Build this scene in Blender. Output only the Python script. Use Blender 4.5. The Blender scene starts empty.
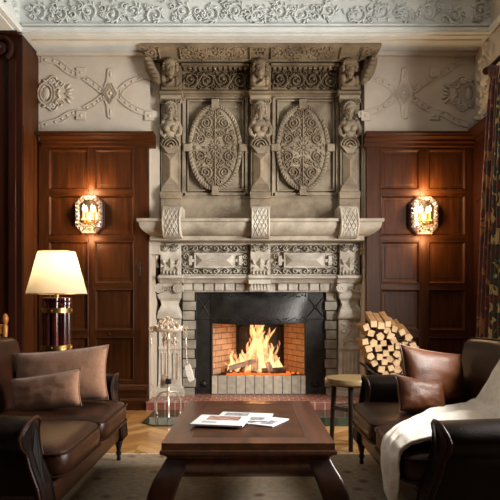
import bpy, bmesh, math, random
from math import sin, cos, pi, sqrt, atan2
from mathutils import Vector, Matrix, noise
R = random.Random(7)
C = bpy.context.scene.collection
F, E = 560.0, 1.08           # focal length in px of a 500 px frame, eye height
def PX(px, Y): return (px-250)*Y/F
def PZ(py, Y): return E+(303-py)*Y/F
def plane(Y):                # a wall plane facing the room: (u, v, depth)
    return lambda u, v, d=0.0: (PX(u, Y-d), Y-d, PZ(v, Y-d))

# ------------------------------------------------------------------ materials
def lin(c):
    return tuple(((x/255)/12.92 if x/255 <= .04045 else ((x/255+.055)/1.055)**2.4) for x in c)+(1.0,)
def new_mat(name):
    m = bpy.data.materials.new(name); m.use_nodes = True
    nt = m.node_tree; b = nt.nodes['Principled BSDF']
    return m, nt, b
def N(nt, t, **kw):
    n = nt.nodes.new(t)
    for k, v in kw.items():
        if k in n.inputs: n.inputs[k].default_value = v
        else: setattr(n, k, v)
    return n
def ramp(nt, fac, stops):
    r = nt.nodes.new('ShaderNodeValToRGB')
    el = r.color_ramp.elements
    while len(el) < len(stops): el.new(.5)
    for e, (p, c) in zip(el, stops): e.position = p; e.color = c
    nt.links.new(fac, r.inputs[0]); return r
def coords(nt, scale=(1, 1, 1), rot=(0, 0, 0)):
    t = nt.nodes.new('ShaderNodeTexCoord'); mp = nt.nodes.new('ShaderNodeMapping')
    mp.inputs['Scale'].default_value = scale; mp.inputs['Rotation'].default_value = rot
    nt.links.new(t.outputs['Object'], mp.inputs[0]); return mp.outputs[0]
def noisy(name, c1, c2, scale=6, rough=.6, bump=.0, bscale=60, metal=0, stretch=(1, 1, 1), mid=(.35, .65), coat=0, spec=.5, detail=5, sheen=0):
    m, nt, b = new_mat(name)
    v = coords(nt, stretch)
    n = N(nt, 'ShaderNodeTexNoise', Scale=scale, Detail=detail, Roughness=.6); nt.links.new(v, n.inputs['Vector'])
    r = ramp(nt, n.outputs['Fac'], [(mid[0], lin(c1)), (mid[1], lin(c2))])
    nt.links.new(r.outputs[0], b.inputs['Base Color'])
    b.inputs['Roughness'].default_value = rough; b.inputs['Metallic'].default_value = metal
    b.inputs['Coat Weight'].default_value = coat; b.inputs['Specular IOR Level'].default_value = spec
    b.inputs['Coat Roughness'].default_value = .15
    if sheen: b.inputs['Sheen Weight'].default_value = sheen
    if bump:
        n2 = N(nt, 'ShaderNodeTexNoise', Scale=bscale, Detail=4); nt.links.new(v, n2.inputs['Vector'])
        bp = N(nt, 'ShaderNodeBump', Strength=bump, Distance=.01); nt.links.new(n2.outputs['Fac'], bp.inputs['Height'])
        nt.links.new(bp.outputs[0], b.inputs['Normal'])
    return m
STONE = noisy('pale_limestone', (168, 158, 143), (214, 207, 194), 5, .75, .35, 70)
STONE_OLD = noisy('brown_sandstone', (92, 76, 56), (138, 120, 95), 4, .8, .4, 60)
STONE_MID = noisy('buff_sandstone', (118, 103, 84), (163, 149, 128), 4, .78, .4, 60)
STONE_SHELF = noisy('greyer_limestone', (140, 129, 112), (186, 175, 158), 5, .78, .35, 70)  # greyer, darker limestone tone for the mantel shelf
GREYSTONE = noisy('grey_stone', (128, 120, 106), (172, 163, 148), 7, .8, .4, 60)
JOINT = noisy('dark_joint', (40, 34, 28), (60, 52, 44), 9, .9)
PLASTER = noisy('white_plaster', (184, 171, 156), (198, 187, 172), 3, .8, .05, 40)
CEILPL = noisy('ceiling_plaster', (198, 202, 200), (214, 218, 216), 3, .75, .08, 50)  # cool tint of the daylight put into the plaster colour
def wood(name, dark, light, rough=.35, axis='z', scale=3.0, coat=.3, spec=.5):
    st = {'z': (9, 9, .8), 'x': (.8, 9, 9), 'y': (9, .8, 9)}[axis]
    return noisy(name, dark, light, scale, rough, .06, 30, 0, st, (.3, .7), coat, spec)
MAHOG = wood('mahogany_panel', (40, 18, 4), (74, 37, 9), .46, coat=0, spec=.2)
MAHOG_H = wood('mahogany_rail', (40, 18, 4), (76, 38, 10), .44, 'x', coat=0, spec=.2)
MAHOG_D = wood('dark_pier_wood', (34, 13, 6), (54, 22, 10), .45, coat=0, spec=.2)
TABLEWOOD = wood('table_rosewood', (52, 22, 8), (100, 48, 20), .28, 'y', 3, .5)
TABLEBASE = wood('table_base_wood', (30, 12, 5), (60, 27, 12), .35, 'z', 3, .2)
TABLEDARK = noisy('table_leather_inset', (52, 29, 16), (82, 47, 27), 9, .5, .15, 90, spec=.35)
DARKLEG = wood('dark_stool_wood', (20, 12, 8), (38, 22, 14), .4)
STOOLTOP = wood('stool_top_wood', (108, 88, 54), (148, 124, 84), .4, 'x', 3, .3)
GOLDWOOD = wood('gilded_wood', (130, 78, 26), (190, 124, 50), .4)
LEATHER = noisy('brown_leather', (28, 13, 6), (50, 25, 12), 6, .38, .25, 140, spec=.15, mid=(.3, .75))
LEATHER_ARM = noisy('shaded_leather', (14, 8, 5), (23, 12, 8), 6, .42, .2, 140, spec=.09)  # sofa arms: shade of the unlit foreground put into a darker colour
LEATHER_SEAT = noisy('worn_leather', (24, 11, 5), (58, 28, 12), 5, .36, .25, 120, spec=.25, mid=(.3, .78))
LEATHER_TAN = noisy('tan_leather', (62, 31, 13), (90, 48, 21), 5, .45, .25, 120, spec=.25)
LINEN = noisy('dusty_brown_linen', (130, 92, 68), (146, 106, 80), 60, .9, .5, 260, sheen=.3)
THROW = noisy('cream_wool', (224, 216, 204), (240, 233, 222), 40, .95, .5, 220, sheen=.3)
IRON = noisy('black_cast_iron', (24, 22, 21), (46, 43, 40), 12, .45, .3, 60, .15)
IRON_HOOD = noisy('blackened_iron_hood', (30, 28, 27), (54, 51, 48), 8, .36, .2, 50, .35)
BRASS = noisy('aged_brass', (150, 116, 62), (196, 160, 98), 20, .3, .05, 60, 1)
SILVER = noisy('polished_pale_brass', (226, 204, 182), (248, 234, 218), 20, .25, .05, 60, .6)
BLACKKNOB = noisy('black_plastic', (12, 12, 14), (24, 24, 26), 20, .5)
TORTOISE = noisy('oxblood_lacquer', (26, 5, 5), (82, 22, 13), 5, .18, 0, 1, 0, (3, 3, 1), (.4, .75), .3)
BARK = noisy('log_bark', (128, 96, 64), (184, 146, 104), 14, .85, .5, 60, 0, (1, .3, 1))
LOGEND = noisy('pale_sawn_wood', (196, 160, 116), (226, 196, 154), 14, .8, .2, 80)
ASHLOG = noisy('ash_grey_log', (110, 90, 76), (180, 160, 144), 12, .9, .5, 50)
CHAR = noisy('charred_log', (24, 18, 15), (96, 66, 48), 12, .9, .6, 50)
PAPER = noisy('white_paper', (206, 208, 212), (222, 224, 228), 8, .6)
PRINT = noisy('printed_photo', (110, 56, 44), (190, 160, 148), 30, .5)
PRINT_G = noisy('grey_print', (70, 72, 78), (180, 182, 186), 90, .5, detail=8)
RUGM = None

def brick_mat(name, c1, c2, mortar, w, h, axes, mort=.012, rough=.7, bump=.5):
    m, nt, b = new_mat(name)
    tc = nt.nodes.new('ShaderNodeTexCoord'); sp = nt.nodes.new('ShaderNodeSeparateXYZ'); cb = nt.nodes.new('ShaderNodeCombineXYZ')
    nt.links.new(tc.outputs['Object'], sp.inputs[0])
    for i, a in enumerate(axes): nt.links.new(sp.outputs[a], cb.inputs[i])
    v = cb.outputs[0]
    br = N(nt, 'ShaderNodeTexBrick', Scale=1.0); nt.links.new(v, br.inputs['Vector'])
    br.inputs['Color1'].default_value = lin(c1); br.inputs['Color2'].default_value = lin(c2); br.inputs['Mortar'].default_value = lin(mortar)
    br.inputs['Mortar Size'].default_value = mort; br.inputs['Brick Width'].default_value = w; br.inputs['Row Height'].default_value = h
    n = N(nt, 'ShaderNodeTexNoise', Scale=18, Detail=4); nt.links.new(v, n.inputs['Vector'])
    mx = N(nt, 'ShaderNodeMix', data_type='RGBA', blend_type='MULTIPLY'); mx.inputs[0].default_value = .6
    r = ramp(nt, n.outputs['Fac'], [(.3, (.5, .5, .5, 1)), (.7, (1.15, 1.15, 1.15, 1))])
    nt.links.new(br.outputs['Color'], mx.inputs[6]); nt.links.new(r.outputs[0], mx.inputs[7])
    nt.links.new(mx.outputs[2], b.inputs['Base Color']); b.inputs['Roughness'].default_value = rough
    bp = N(nt, 'ShaderNodeBump', Strength=bump, Distance=.01, invert=True); nt.links.new(br.outputs['Fac'], bp.inputs['Height'])
    nt.links.new(bp.outputs[0], b.inputs['Normal'])
    return m
HEARTH_TOP = brick_mat('red_hearth_tile', (158, 94, 80), (136, 80, 68), (206, 186, 174), .1, .1, 'XY', .006, .35, .3)
HEARTH_FR = brick_mat('red_hearth_brick', (160, 90, 76), (138, 74, 62), (190, 166, 150), .1, .12, 'XZ', .006, .6, .3)
FIREBRICK_S = brick_mat('firebrick_side', (190, 158, 128), (170, 138, 110), (120, 96, 76), .2, .065, 'YZ', .006)
FIREBRICK_B = brick_mat('sooty_firebrick', (52, 40, 32), (38, 30, 26), (22, 18, 16), .2, .065, 'XZ', .006)
CURB = brick_mat('grey_curb_brick', (206, 196, 176), (184, 174, 156), (96, 84, 72), .1, .4, 'XZ', .005)
GLASS, nt, b = new_mat('green_glass_plate')
b.inputs['Base Color'].default_value = lin((60, 80, 62)); b.inputs['Roughness'].default_value = .06
b.inputs['Transmission Weight'].default_value = .35; b.inputs['IOR'].default_value = 1.5
SHADE, nt, b = new_mat('cream_lamp_shade')
out = nt.nodes['Material Output']
d = N(nt, 'ShaderNodeBsdfDiffuse', Color=lin((226, 212, 184))); t = N(nt, 'ShaderNodeBsdfTranslucent', Color=lin((150, 140, 120)))
mx = N(nt, 'ShaderNodeMixShader', Fac=.55); nt.links.new(d.outputs[0], mx.inputs[1]); nt.links.new(t.outputs[0], mx.inputs[2])
nt.links.new(mx.outputs[0], out.inputs[0])
def emit(name, col, s):
    m, nt, b = new_mat(name)
    b.inputs['Base Color'].default_value = (0, 0, 0, 1)
    b.inputs['Emission Color'].default_value = col; b.inputs['Emission Strength'].default_value = s
    return m
BULB = emit('lit_candle_bulb', (1, .80, .56, 1), 10)
EMBER = emit('glowing_embers', (1, .2, .03, 1), 1.0)
MIRROR, nt, b = new_mat('silvered_glass')
b.inputs['Base Color'].default_value = lin((225, 205, 180)); b.inputs['Metallic'].default_value = 1; b.inputs['Roughness'].default_value = .22
PRISM, nt, b = new_mat('crystal_prism')
b.inputs['Base Color'].default_value = lin((226, 214, 212)); b.inputs['Metallic'].default_value = .85; b.inputs['Roughness'].default_value = .06
CANDLE = noisy('ivory_candle', (220, 190, 140), (236, 208, 160), 20, .5)

FLAME, nt, b = new_mat('flame')
out = nt.nodes['Material Output']; nt.nodes.remove(b)
tc = nt.nodes.new('ShaderNodeTexCoord'); sep = nt.nodes.new('ShaderNodeSeparateXYZ'); nt.links.new(tc.outputs['Object'], sep.inputs[0])
cr = ramp(nt, sep.outputs['Z'], [(.0, (1, .47, .20, 1)), (.3, (1, .44, .17, 1)), (.65, (1, .33, .09, 1))])
em = N(nt, 'ShaderNodeEmission', Strength=3.0); nt.links.new(cr.outputs[0], em.inputs[0])
tr = nt.nodes.new('ShaderNodeBsdfTransparent')
lw = N(nt, 'ShaderNodeLayerWeight', Blend=.3)
mp = nt.nodes.new('ShaderNodeMapping'); mp.inputs['Scale'].default_value = (14, 14, 6); nt.links.new(tc.outputs['Object'], mp.inputs[0])
nz = N(nt, 'ShaderNodeTexNoise', Scale=1.0, Detail=3, Distortion=1.2); nt.links.new(mp.outputs[0], nz.inputs['Vector'])
nr = ramp(nt, nz.outputs['Fac'], [(.38, (0, 0, 0, 1)), (.66, (.55, .55, .55, 1))])
inv = N(nt, 'ShaderNodeMath', operation='SUBTRACT'); inv.inputs[0].default_value = 1; nt.links.new(lw.outputs['Facing'], inv.inputs[1])
pw = N(nt, 'ShaderNodeMath', operation='POWER'); nt.links.new(inv.outputs[0], pw.inputs[0]); pw.inputs[1].default_value = 1.0
ml = N(nt, 'ShaderNodeMath', operation='MULTIPLY'); nt.links.new(pw.outputs[0], ml.inputs[0]); nt.links.new(nr.outputs[0], ml.inputs[1])
mx = nt.nodes.new('ShaderNodeMixShader'); nt.links.new(ml.outputs[0], mx.inputs[0]); nt.links.new(tr.outputs[0], mx.inputs[1]); nt.links.new(em.outputs[0], mx.inputs[2])
nt.links.new(mx.outputs[0], out.inputs[0])

RUGM, nt, b = new_mat('faded_woven_rug')
v = coords(nt)
vo = N(nt, 'ShaderNodeTexVoronoi', Scale=7.0); nt.links.new(v, vo.inputs['Vector'])
r1 = ramp(nt, vo.outputs['Distance'], [(.12, lin((104, 66, 54))), (.3, lin((140, 126, 106)))])
n = N(nt, 'ShaderNodeTexNoise', Scale=30, Detail=6); nt.links.new(v, n.inputs['Vector'])
r2 = ramp(nt, n.outputs['Fac'], [(.3, (.6, .6, .6, 1)), (.7, (1.1, 1.1, 1.1, 1))])
mx = N(nt, 'ShaderNodeMix', data_type='RGBA', blend_type='MULTIPLY'); mx.inputs[0].default_value = .7
nt.links.new(r1.outputs[0], mx.inputs[6]); nt.links.new(r2.outputs[0], mx.inputs[7]); nt.links.new(mx.outputs[2], b.inputs['Base Color'])
b.inputs['Roughness'].default_value = .95

def curtain_mat(name, base, motif, motif2, sc):
    m, nt, b = new_mat(name)
    v = coords(nt, (1, 1, .7))
    n = N(nt, 'ShaderNodeTexNoise', Scale=sc, Detail=2, Distortion=1.6); nt.links.new(v, n.inputs['Vector'])
    r = ramp(nt, n.outputs['Fac'], [(.40, lin(motif2)), (.45, lin(base)), (.56, lin(base)), (.60, lin(motif))])
    nt.links.new(r.outputs[0], b.inputs['Base Color']); b.inputs['Roughness'].default_value = .8
    b.inputs['Sheen Weight'].default_value = .2
    return m
CURT_R = curtain_mat('crimson_damask', (74, 18, 16), (128, 86, 44), (40, 12, 10), 9)
CURT_G = curtain_mat('green_gold_damask', (30, 44, 36), (176, 148, 92), (90, 28, 22), 10)

# ------------------------------------------------------------------ mesh builder
class MB:
    def __init__(s): s.v = []; s.f = []; s.mi = []; s.cur = 0
    def add(s, vs, fs):
        o = len(s.v); s.v += [tuple(p) for p in vs]
        for f in fs: s.f.append([i+o for i in f]); s.mi.append(s.cur)
        return s
    def box(s, x0, x1, y0, y1, z0, z1):
        vs = [(x, y, z) for z in (z0, z1) for y in (y0, y1) for x in (x0, x1)]
        return s.add(vs, [(0, 2, 3, 1), (4, 5, 7, 6), (0, 1, 5, 4), (2, 6, 7, 3), (0, 4, 6, 2), (1, 3, 7, 5)])
    def pbox(s, u0, v0, u1, v1, Yf, Yb):       # front rectangle given in photo px at depth Yf, extruded to Yb
        return s.box(PX(u0, Yf), PX(u1, Yf), Yf, Yb, PZ(v1, Yf), PZ(v0, Yf))
    def rings(s, rs, cap=True, closed=False):
        n = len(rs[0]); vs = [p for r in rs for p in r]; fs = []
        m = len(rs)
        for i in range(m if closed else m-1):
            a, b_ = i*n, ((i+1) % m)*n
            for j in range(n): fs.append((a+j, a+(j+1) % n, b_+(j+1) % n, b_+j))
        if cap and not closed: fs += [tuple(range(n))[::-1], tuple(range((m-1)*n, m*n))]
        return s.add(vs, fs)
    def strip(s, rs):                           # open sheet from rows of points
        n = len(rs[0]); fs = []
        for i in range(len(rs)-1):
            for j in range(n-1): fs.append((i*n+j, i*n+j+1, (i+1)*n+j+1, (i+1)*n+j))
        return s.add([p for r in rs for p in r], fs)
    def prism(s, prof, axis, a, b_):            # profile of 2D points, extruded along an axis
        def q(p, t): return {'x': (t, p[0], p[1]), 'y': (p[0], t, p[1]), 'z': (p[0], p[1], t)}[axis]
        return s.rings([[q(p, a) for p in prof], [q(p, b_) for p in prof]])
    def lathe(s, prof, c=(0, 0, 0), n=16, sx=1, sy=1, axis='z'):
        rs = []
        for r, z in prof:
            ring = []
            for k in range(n):
                a = 2*pi*k/n; x, y = r*cos(a)*sx, r*sin(a)*sy
                p = (x, y, z) if axis == 'z' else ((z, x, y) if axis == 'x' else (x, z, y))
                ring.append((c[0]+p[0], c[1]+p[1], c[2]+p[2]))
            rs.append(ring)
        return s.rings(rs)
    def tube(s, pts, r, n=8, closed=False):
        pts = [Vector(p) for p in pts]; rs = []; up = None
        m = len(pts)
        for i, p in enumerate(pts):
            if closed: t = pts[(i+1) % m]-pts[i-1]
            else: t = pts[min(i+1, m-1)]-pts[max(i-1, 0)]
            t.normalize()
            if up is None:
                up = Vector((0, 0, 1)) if abs(t.z) < .9 else Vector((1, 0, 0))
            a = up-t*up.dot(t); a.normalize(); up = a; b_ = t.cross(a)
            rr = r[i] if isinstance(r, (list, tuple)) else r
            rs.append([tuple(p+a*rr*cos(2*pi*k/n)+b_*rr*sin(2*pi*k/n)) for k in range(n)])
        return s.rings(rs, True, closed)
    def ball(s, c, rx, ry=None, rz=None, n=12, m=8, rot=None):
        ry = rx if ry is None else ry; rz = rx if rz is None else rz
        vs = []; fs = []
        for i in range(m+1):
            th = pi*i/m
            for k in range(n):
                a = 2*pi*k/n; p = Vector((rx*sin(th)*cos(a), ry*sin(th)*sin(a), rz*cos(th)))
                if rot: p = rot @ p
                vs.append((c[0]+p.x, c[1]+p.y, c[2]+p.z))
        for i in range(m):
            for k in range(n): fs.append((i*n+k, i*n+(k+1) % n, (i+1)*n+(k+1) % n, (i+1)*n+k))
        return s.add(vs, fs)
    # relief work on a plane map M(u, v, depth in m)
    def rtube(s, M, pts, r, h, k=5, taper=None):
        rs = []; n = len(pts)
        for i, (u, v) in enumerate(pts):
            u0, v0 = pts[max(i-1, 0)]; u1, v1 = pts[min(i+1, n-1)]
            L = math.hypot(u1-u0, v1-v0) or 1; nx, ny = -(v1-v0)/L, (u1-u0)/L
            w = 1 if taper is None else taper[0]+(taper[1]-taper[0])*i/(n-1)
            rs.append([M(u+nx*r*w*cos(pi*q/(k-1)), v+ny*r*w*cos(pi*q/(k-1)), h*w*sin(pi*q/(k-1))-.002) for q in range(k)])
        return s.strip(rs)
    def rflat(s, M, pts, r, h):                 # flat ribbon with raised edges
        rs = []; n = len(pts)
        for i, (u, v) in enumerate(pts):
            u0, v0 = pts[max(i-1, 0)]; u1, v1 = pts[min(i+1, n-1)]
            L = math.hypot(u1-u0, v1-v0) or 1; nx, ny = -(v1-v0)/L, (u1-u0)/L
            rs.append([M(u+nx*r*a, v+ny*r*a, d*h-.001) for a, d in ((1, 0), (.95, 1), (.65, 1), (.6, .4), (-.6, .4), (-.65, 1), (-.95, 1), (-1, 0))])
        return s.strip(rs)
    def rblob(s, M, u, v, ru, rv, h, rot=0, n=8, m=3, point=0):
        ca, sa = cos(rot), sin(rot); vs = [M(u, v, h)]; fs = []
        for i in range(1, m+1):
            th = pi/2*i/m
            for k in range(n):
                a = 2*pi*k/n; x, y = ru*sin(th)*cos(a), rv*sin(th)*sin(a)*(1-point*max(0, cos(a)))
                vs.append(M(u+x*ca-y*sa, v+x*sa+y*ca, h*cos(th)-.002))
        for k in range(n):
            fs.append((0, 1+k, 1+(k+1) % n))
            for i in range(m-1): fs.append((1+i*n+k, 1+(i+1)*n+k, 1+(i+1)*n+(k+1) % n, 1+i*n+(k+1) % n))
        return s.add(vs, fs)
    def rpoly(s, M, pts, h, inset=.0):          # raised polygon, sides bevelled by inset toward its centre
        cu = sum(p[0] for p in pts)/len(pts); cv = sum(p[1] for p in pts)/len(pts)
        r0 = [M(u, v, -.002) for u, v in pts]
        r1 = [M(u+(cu-u)*inset, v+(cv-v)*inset, h) for u, v in pts]
        n = len(pts)
        return s.add(r0+r1, [(j, (j+1) % n, n+(j+1) % n, n+j) for j in range(n)]+[tuple(range(n, 2*n))])
    def build(s, name, mats, parent=None, origin=None, smooth=True, bevel=0, subdiv=0, solid=0, ang=.7, seg=2):
        o = Vector(origin) if origin is not None else Vector((0, 0, 0))
        if parent is not None and origin is None: o = world_loc(parent)
        me = bpy.data.meshes.new(name)
        me.from_pydata([(x-o.x, y-o.y, z-o.z) for x, y, z in s.v], [], s.f)
        mats = mats if isinstance(mats, (list, tuple)) else [mats]
        for m in mats: me.materials.append(m)
        if len(mats) > 1: me.polygons.foreach_set('material_index', s.mi)
        bm = bmesh.new(); bm.from_mesh(me)
        bmesh.ops.remove_doubles(bm, verts=bm.verts, dist=1e-5)
        bmesh.ops.recalc_face_normals(bm, faces=bm.faces)
        bm.to_mesh(me); bm.free()
        if smooth:
            me.shade_smooth()
            if not subdiv: me.set_sharp_from_angle(angle=ang)
        ob = bpy.data.objects.new(name, me); C.objects.link(ob)
        if parent is not None: ob.parent = parent
        elif origin is not None: ob.location = o
        if solid:
            md = ob.modifiers.new('solid', 'SOLIDIFY'); md.thickness = solid; md.offset = 0
        if bevel:
            md = ob.modifiers.new('bevel', 'BEVEL'); md.width = bevel; md.segments = seg; md.limit_method = 'ANGLE'; md.angle_limit = .6
        if subdiv:
            md = ob.modifiers.new('sub', 'SUBSURF'); md.levels = subdiv; md.render_levels = subdiv
        return ob
def world_loc(o):
    l = Vector((0, 0, 0))
    while o is not None: l = l+o.location; o = o.parent
    return l
def tag(o, label, cat, group=None, kind=None):
    o['label'] = label; o['category'] = cat
    if group: o['group'] = group
    if kind: o['kind'] = kind
    return o
def thing(name, label, cat, loc=(0, 0, 0), group=None, kind=None):
    o = bpy.data.objects.new(name, None); C.objects.link(o); o.location = loc; o.empty_display_size = .1
    return tag(o, label, cat, group, kind)
def copy_tree(o, parent=None):
    c = o.copy(); C.objects.link(c)
    if parent is not None: c.parent = parent
    for ch in [x for x in bpy.data.objects if x.parent == o]: copy_tree(ch, c)
    return c
def struct(o, label, cat):
    return tag(o, label, cat, None, 'structure')

# ornament helpers ---------------------------------------------------------
def spiral(cx, cy, r, turns=1.6, a0=0, d=1, n=22, r1=.12, sy=1):
    return [(cx+r*(1-(1-r1)*t)*cos(a0+d*2*pi*turns*t), cy+sy*r*(1-(1-r1)*t)*sin(a0+d*2*pi*turns*t)) for t in [i/n for i in range(n+1)]]
def rinceau(mb, M, x0, y0, x1, y1, n, h, th=1.0, rnd=R, flip=1):
    H = (y1-y0); cy = (y0+y1)/2; w = (x1-x0)/n
    for i in range(n):
        cx = x0+w*(i+.5); s = flip*(1 if i % 2 else -1)
        r = min(w*.46, H*.42); yy = cy+s*H*.04
        d = s
        mb.rtube(M, spiral(cx, yy, r, 1.7, -pi/2*s+pi/2*0, d, 24), th*.85, h, taper=(1, .75))
        mb.rblob(M, cx, yy, th*1.5, th*1.5, h*1.3, n=8)
        for k in range(7):
            a = 2*pi*k/7+rnd.random()*.5
            rr = r*(.98+.1*rnd.random())
            mb.rblob(M, cx+rr*cos(a), yy+rr*sin(a)*min(1, H*.46/r*.95), th*1.9, th*.8, h*.9, a+1.0*d, n=6, m=2, point=.5)
        # connecting S stem and corner curls
        ex = x0+w*(i+1)
        if i < n-1: mb.rtube(M, [(ex-w*.35+w*.7*t, cy-s*H*.38*cos(pi*t)) for t in [q/8 for q in range(9)]], th*.8, h*.9)
        for sg in (-1, 1):
            mb.rtube(M, spiral(ex, cy+sg*H*.36, min(H*.13, w*.22), 1.2, pi/2*sg, d*sg, 10), th*.6, h*.8)
            mb.rblob(M, ex-w*.12, cy+sg*H*.18, th*1.8, th*.7, h*.8, sg*.8, n=6, m=2)
def acanthus(mb, M, u, v, w, hgt, h):
    for k in range(5):
        a = -pi/2+(k-2)*.5
        mb.rblob(M, u+cos(a)*w*.3, v+hgt*.3+sin(a)*hgt*.45, hgt*.36, w*.13, h, a, n=8, m=3, point=.4)
    for sg in (-1, 1):
        mb.rtube(M, spiral(u+sg*w*.3, v-hgt*.25, w*.18, 1.3, pi/2, sg, 12), w*.06, h*1.1)

def leafy(mb, M, x0, y0, x1, y1, h, step=29):
    # broad rococo scrollwork: fat C scrolls of unequal size, with leaves springing from them
    H = y1-y0; x = x0; i = 0; rnd = random.Random(int(x0+y0*3))
    while x < x1-10:
        w = min(step*rnd.uniform(.75, 1.2), x1-x); s = 1 if i % 2 else -1
        cx, cy = x+w*.5, (y0+y1)/2+s*H*.1
        r = min(w*.42, H*.4)
        a0 = rnd.random()*6
        mb.rtube(M, spiral(cx, cy, r, 1.35, a0, s, 22), 1.8, h, taper=(.8, .6))
        mb.rblob(M, cx, cy, 2.2, 2.2, h*1.2, n=8)
        for k in range(9):
            a = a0+s*k*.7+rnd.uniform(-.2, .2); rr = r*(1.0-.02*k)
            mb.rblob(M, cx+rr*cos(a), cy+rr*sin(a), rnd.uniform(2.6, 4.4), 1.4, h*rnd.uniform(.6, 1), a+.8*s, n=8, m=2, point=.5)
        for k in range(3):
            a = rnd.random()*6; mb.rtube(M, spiral(x+w*rnd.uniform(0, .3), y0+H*rnd.uniform(.15, .85), rnd.uniform(2.5, 4.5), 1.2, a, rnd.choice((-1, 1)), 10), 1.1, h*.8)
        for k in range(5): mb.rblob(M, x+w*rnd.random(), y0+H*rnd.uniform(.08, .92), rnd.uniform(2, 4), 1.2, h*.7, rnd.random()*6, n=6, m=2, point=.4)
        x += w*.93; i += 1
# ================================================================== THE SETTING
YW, YB = 5.75, 5.33                 # plaster wall plane, front of the ceiling beam
ZS = PZ(53, YW)                     # soffit height
XL, XR = PX(38, YW), PX(475, YW)
NL, NR = PX(149.5, YW), PX(364.5, YW)   # the chimney recess
XLL, YR, ZC = -3.3, -1.6, 4.25      # far left wall, rear wall, ceiling
# floor: herringbone parquet
mb = MB(); mb.box(XLL, XR, YR, 6.9, -.1, -.004)
L, W = .42, .105
pm = [wood('oak_block_%s' % c, a, b_, .33, 'x', 3, .3) for c, a, b_ in (('honey', (158, 114, 64), (190, 146, 90)), ('amber', (138, 96, 52), (172, 128, 76)), ('straw', (178, 134, 82), (206, 166, 110)))]
FLOORB = noisy('oak_subfloor', (66, 42, 22), (84, 56, 30), 10, .5)
cx, cy = 0, 4.0
for i in range(-16, 17):
    for j in range(-26, 26):
        for o_ in (0, 1):
            # herringbone laid on a 45 degree turned grid
            bx = i*W+j*W; 
            a = (i-j)
            x = (j*W+i*L*.5); 
            px_, py_ = (i*2*L*.7071, j*W*1.4142)
            pts = [(0, 0), (L*.7071, L*.7071), (L*.7071, L*.7071+W*1.4142-.004), (0, W*1.4142-.004)]
            if o_: pts = [(2*L*.7071-p, q) for p, q in pts]
            q = [(px_+p[0]+.05, py_+p[1]+2.2) for p in pts]
            if q[0][1] < .5 or q[0][1] > 5.5 or min(p[0] for p in q) < XLL or max(p[0] for p in q) > XR: continue
            mb.cur = 1+R.randrange(3)
            mb.add([(p[0], p[1], 0) for p in q], [(0, 1, 2, 3)])
struct(mb.build('floor', [FLOORB]+pm, smooth=False), 'honey coloured oak parquet floor laid in a herringbone', 'floor')
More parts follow.
